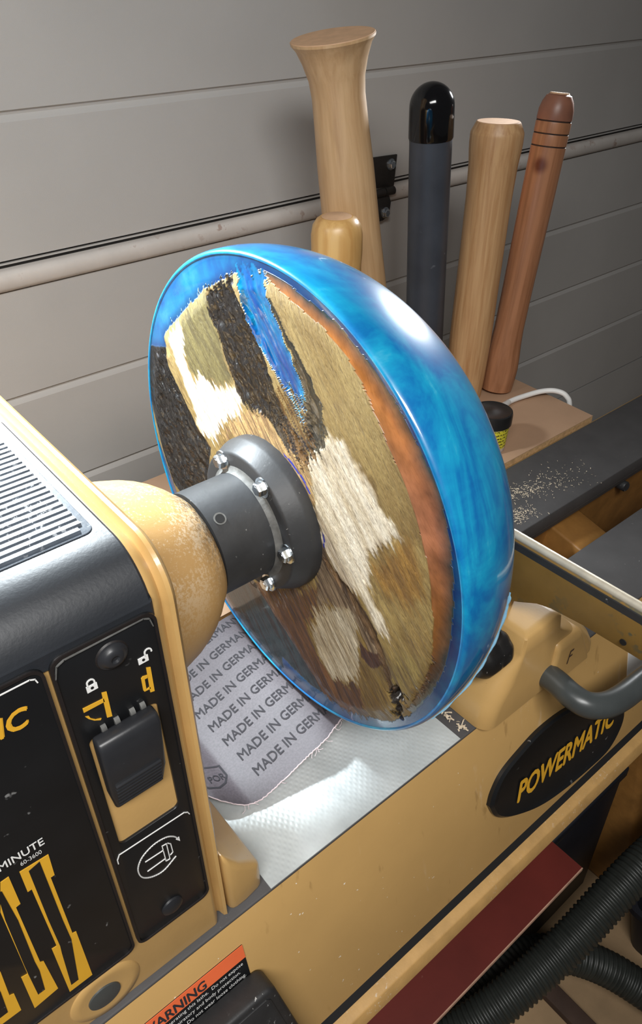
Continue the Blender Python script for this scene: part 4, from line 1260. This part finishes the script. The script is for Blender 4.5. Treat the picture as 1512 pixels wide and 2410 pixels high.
# ------------------------------------------------------------------ plywood shelf and the things standing on it
BZ = 0.005
pb = thing('plywood_board', 'plain plywood board behind the bed carrying the turned handles', 'board', (0.25, 0.30, -0.007))
MB().loft([[(-0.30, 0.1525, z), (0.768, 0.1525, z), (0.790, 0.47, z), (-0.30, 0.47, z)] for z in (-0.0068, 0.0042)]).build('core', M['ply_edge'], pb)
MB().loft([[(-0.30, 0.1523, z), (0.7682, 0.1523, z), (0.7902, 0.47, z), (-0.30, 0.47, z)] for z in (0.0042, BZ)]).build('face_veneer', M['ply'], pb)


def stick(name, label, cat, base, top, parts, group=None):
    base, top = Vector(base), Vector(top)
    d = (top - base)
    L = d.length
    q = Vector((0, 0, 1)).rotation_difference(d.normalized())
    t = thing(name, label, cat, base, q.to_euler(), group)
    for nm, prof, m in parts(L):
        MB().revolve(prof, (0, 0, 0), (0, 0, 1), 56).build(nm, m, t, smooth=True, angle=24, local=True)
    return t


stick('wooden_club', 'tallest pale wooden club with a wide flared flat top', 'club', (0.484, 0.40, BZ + 0.007), (0.4045, 0.40, 0.557),
      lambda L: [('shaft', [(0, 0.046), (0.10, 0.0455), (0.22, 0.0435), (0.31, 0.0405), (0.40, 0.0382), (0.455, 0.0355), (0.485, 0.0345), (0.505, 0.0360), (0.525, 0.0415), (0.540, 0.0475), (L - 0.004, 0.0528), (L - 0.001, 0.0532)], M['pine']),
                 ('end_grain', [(L - 0.0012, 0.0528), (L, 0.0520)], M['pine_end'])])
stick('wooden_pestle', 'short thick honey-coloured wooden rod peeking over the bowl', 'handle', (0.352, 0.33, BZ + 0.0005), (0.351, 0.33, 0.368),
      lambda L: [('shaft', [(0, 0.031), (0.2, 0.032), (0.30, 0.0322), (L - 0.045, 0.0335), (L - 0.022, 0.0335), (L - 0.010, 0.031), (L - 0.003, 0.026), (L, 0.021)], M['honey']),
                 ('end_grain', [(L - 0.0006, 0.0208), (L + 0.0012, 0.017), (L + 0.0018, 0.006)], M['pine_end'])])
stick('pipe', 'dark grey plastic pipe with a glossy black domed cap', 'pipe', (0.612, 0.40, BZ + 0.002), (0.587, 0.40, 0.494),
      lambda L: [('tube', [(0, 0.0315), (L - 0.0725, 0.0312)], M['pipe']),
                 ('cap', [(L - 0.0735, 0.0318), (L - 0.071, 0.0328), (L - 0.032, 0.0322)] + [(L - 0.032 + 0.032 * math.sin(a), 0.0322 * math.cos(a)) for a in [PI / 2 * i / 12 for i in range(1, 12)]] + [(L, 0.001)], M['gloss_black'])])
stick('wooden_bat', 'golden oak bat-shaped handle with a slightly swollen chamfered top', 'handle', (0.664, 0.35, BZ + 0.001), (0.6785, 0.35, 0.440),
      lambda L: [('shaft', [(0, 0.031), (0.03, 0.033), (0.10, 0.0350), (0.25, 0.0346), (0.33, 0.0350), (0.375, 0.0366), (0.395, 0.0386), (0.405, 0.0392), (L - 0.018, 0.0392), (L - 0.014, 0.0388), (L - 0.001, 0.0322)], M['oak']),
                 ('end_grain', [(L - 0.0012, 0.0320), (L, 0.0310)], M['pine_end'])])
def pin_parts(L):
    gro = []
    p = [(0, 0.0272), (0.02, 0.0290), (0.04, 0.0298), (0.06, 0.0286), (0.085, 0.0262), (0.11, 0.0248), (0.18, 0.0248), (0.33, 0.0262), (L - 0.072, 0.0264)]
    out = [('shaft', p, M['redwood'])]
    for i, g in enumerate((L - 0.072, L - 0.055, L - 0.038)):
        out.append(('burnt_ring', [(g, 0.0262), (g + 0.0006, 0.0255), (g + 0.0014, 0.0255), (g + 0.002, 0.0262)], M['burn']))
        if i < 2:
            out.append(('turned_band', [(g + 0.002, 0.0262), (g + 0.004, 0.0264), (g + 0.015, 0.0264), (g + 0.017, 0.0261)], M['redwood']))
    g = L - 0.036
    out.append(('domed_top', [(g, 0.0260), (g + 0.003, 0.0263), (g + 0.014, 0.0258), (g + 0.024, 0.0230), (g + 0.032, 0.0185), (L - 0.002, 0.0150)], M['walnut']))
    out.append(('end_grain', [(L - 0.0022, 0.0150), (L, 0.0140)], M['pine_end']))
    return out
stick('rolling_pin', 'slim reddish wooden rod with dark burnt rings near its domed top', 'handle', (0.7215, 0.323, BZ + 0.0035), (0.7790, 0.323, 0.470), pin_parts)

jr = thing('jar', 'small jar with black lid and yellow label on the plywood', 'jar', (0.553, 0.20, BZ))
MB().revolve([(0.0002, 0.0240), (0.003, 0.0262), (0.012, 0.0265), (0.046, 0.0290), (0.050, 0.0285)], (0.553, 0.20, BZ), (0, 0, 1), 40).build('body', M['jar'], jr, smooth=True, angle=50)
MB().revolve([(0.010, 0.0267), (0.0445, 0.0292), (0.0450, 0.0285)], (0.553, 0.20, BZ), (0, 0, 1), 40, False, False).build('label_band', M['jar_label'], jr, smooth=True, angle=50)
MB().revolve([(0.0460, 0.0300), (0.0475, 0.0318), (0.0620, 0.0322), (0.0665, 0.0312), (0.0675, 0.0295), (0.0660, 0.0270), (0.0655, 0.010), (0.0665, 0.004)], (0.553, 0.20, BZ), (0, 0, 1), 48).build('lid', M['knob'], jr, smooth=True, angle=45)

cb = thing('cable', 'thick white cable crossing the plywood board', 'cable', (0.70, 0.26, BZ))
cp = smooth_path([(0.600, 0.245, BZ + 0.0052), (0.640, 0.262, BZ + 0.0052), (0.690, 0.2695, BZ + 0.006), (0.730, 0.263, BZ + 0.008), (0.758, 0.250, BZ + 0.012), (0.774, 0.234, BZ + 0.013), (0.7835, 0.218, BZ + 0.006), (0.789, 0.21, BZ - 0.02), (0.795, 0.205, -0.12), (0.80, 0.24, -0.5), (0.82, 0.3, FLOOR_Z + 0.006)], 8)
MB().tube(cp, 0.0046, 12).build('sheath', M['cable'], cb, smooth=True)
MB().tube([(0.672, 0.2665, BZ + 0.0054), (0.690, 0.2695, BZ + 0.006)], 0.0052, 14).build('plug_sleeve', M['jar'], cb, smooth=True)

# ------------------------------------------------------------------ under the bed
MB().box(-0.33, 0.335, -0.2185, 0.16, -0.410, -0.404).build('shelf', M['red'], bed)
MB().box(-0.33, 0.335, -0.2200, -0.2185, -0.4105, -0.4038).build('shelf_edge', M['red_edge'], bed)
for sx in (-0.30, 0.29):
    MB().box(sx, sx + 0.02, -0.16, 0.14, -0.404, -0.262).build('shelf_hanger', M['red'], bed)


def hose(name, label, pts, r, pitch=0.0085):
    sp = smooth_path(pts, 24)
    # resample evenly
    L = [0.0]
    for a, b in zip(sp, sp[1:]): L.append(L[-1] + (b - a).length)
    n = int(L[-1] / pitch * 6)
    P, k = [], 0
    for i in range(n):
        s = L[-1] * i / (n - 1)
        while k < len(L) - 2 and L[k + 1] < s: k += 1
        t = (s - L[k]) / max(L[k + 1] - L[k], 1e-9)
        P.append(sp[k].lerp(sp[k + 1], t))
    o = MB().tube(P, r, 28, True, lambda i: r - 0.0032 * (0.5 + 0.5 * math.cos(2 * PI * i / 6)) ** 1.5)
    o = o.build(name, M['hose'], None, smooth=True, angle=80)
    tag(o, label, 'hose', 'corrugated dust hoses')
    return o


hose('vacuum_hose', 'thick black corrugated hose running up to the right under the bed', [(0.017, -0.163, -0.724), (0.109, -0.191, -0.674), (0.205, -0.22, -0.622), (0.317, -0.239, -0.579), (0.421, -0.248, -0.532), (0.509, -0.255, -0.514), (0.636, -0.265, -0.517)], 0.030)
hose('vacuum_hose', 'black corrugated hose curving away lower behind the thicker hose', [(0.506, -0.42, -0.831), (0.477, -0.365, -0.796), (0.46, -0.333, -0.777), (0.438, -0.285, -0.761), (0.407, -0.243, -0.743), (0.372, -0.207, -0.735), (0.324, -0.179, -0.731), (0.263, -0.169, -0.738), (0.199, -0.166, -0.774), (0.142, -0.178, -0.836)], 0.030)

bn = thing('storage_bin', 'dark plastic bin on the floor at the right', 'bin', (0.68, -0.35, FLOOR_Z))
bo = lambda z, g: [(a, b, z) for a, b in rrect(0.53 + g, 0.83 - g, -0.47 + g, -0.245 - g, 0.02, 4)]
MB().loft([bo(FLOOR_Z + 0.0005, 0.02), bo(-0.72, 0.0), bo(-0.72, 0.006), bo(FLOOR_Z + 0.008, 0.026)]).build('tub', M['navy'], bn, smooth=True, angle=40)
MB().loft([bo(-0.725, -0.004), bo(-0.712, -0.004), bo(-0.712, 0.006), bo(-0.725, 0.006), bo(-0.725, -0.004)], False, False).build('rim', M['navy'], bn)
bc_ = thing('added_shade_box', 'added black box darkening the space under the bed between the red shelf and the leg', 'box', (0.47, 0.0, FLOOR_Z))  # added to deepen the dark between shelf and leg
MB().box(0.365, 0.585, -0.148, 0.14, FLOOR_Z + 0.0005, -0.50).build('carcass', M['navy'], bc_, bevel=0.004)
MB().box(0.360, 0.590, -0.153, 0.145, -0.4995, -0.475).build('lid', M['navy'], bc_, bevel=0.004)
bt = MB().box(0.352, 0.384, -0.75, -0.13, FLOOR_Z + 0.0002, FLOOR_Z + 0.018).build('dark_floor_strip', M['strip'], None, bevel=0.002)  # narrow dark brown bar along the floor
tag(bt, 'dark narrow batten lying on the floor below the hose', 'strip')

# control pendant stuck to the apron at the bottom
pd = thing('control_pendant', 'paint-speckled black box on the bed front beside the warning sticker', 'control box', (-0.22, -0.18, -0.20))
fr = (tuple(bedpt(0, 0)), (1, 0, 0), tuple(FV), tuple(FN))
MB().prism([(-0.30, -0.235), (-0.1330, -0.235), (-0.1300, -0.228), (-0.1565, -0.074), (-0.1610, -0.068), (-0.1690, -0.067), (-0.30, -0.067)], fr, 0.026, 0.0014).build('case', M['blackbox'], pd, bevel=0.004, seg=3)
MB().prism([(-0.294, -0.230), (-0.1390, -0.230), (-0.1640, -0.078), (-0.1680, -0.074), (-0.294, -0.074)], fr, 0.0272, 0.024).build('front_plate', M['blackbox'], pd, bevel=0.0005)

# ------------------------------------------------------------------ shavings
def shavings(name, label, spots, n, seed, s=0.0016):
    rg = random.Random(seed)
    mb = MB()
    for i in range(n):
        cx, cy, rx, ry, zz = spots[rg.randrange(len(spots))]
        x, y = cx + rg.gauss(0, rx), cy + rg.gauss(0, ry)
        a = rg.random() * 6.28
        l = s * (0.5 + 1.3 * rg.random())
        w = s * (0.15 + 0.3 * rg.random())
        ca, sa = math.cos(a), math.sin(a)
        z = zz + 0.0004 + rg.random() * 0.0012
        h = l * (0.2 + 0.5 * rg.random())
        b = [(-l, -w, 0), (0, -w, h), (l, -w, 0), (l, w, 0.0004), (0, w, h), (-l, w, 0.0004)]
        mb.add([(x + p[0] * ca - p[1] * sa, y + p[0] * sa + p[1] * ca, z + p[2]) for p in b], [(0, 1, 4, 5), (1, 2, 3, 4)])
    o = mb.build(name, M['chip'])
    tag(o, label, 'shavings', None, 'stuff')
    return o


shavings('wood_shavings', 'scattered pale wood shavings on the rear bed way', [(0.505, 0.085, 0.018, 0.010, 0.0), (0.455, 0.055, 0.012, 0.008, 0.0), (0.47, 0.10, 0.02, 0.007, 0.0), (0.56, 0.075, 0.03, 0.02, 0.0), (0.44, 0.075, 0.012, 0.012, 0.0)], 800, 3, 0.0011)
shavings('wood_shavings', 'few pale chips in the corner beside the banjo', [(0.1165, -0.118, 0.003, 0.006, 0.0), (0.1175, -0.136, 0.003, 0.004, 0.0)], 26, 4, 0.0022)
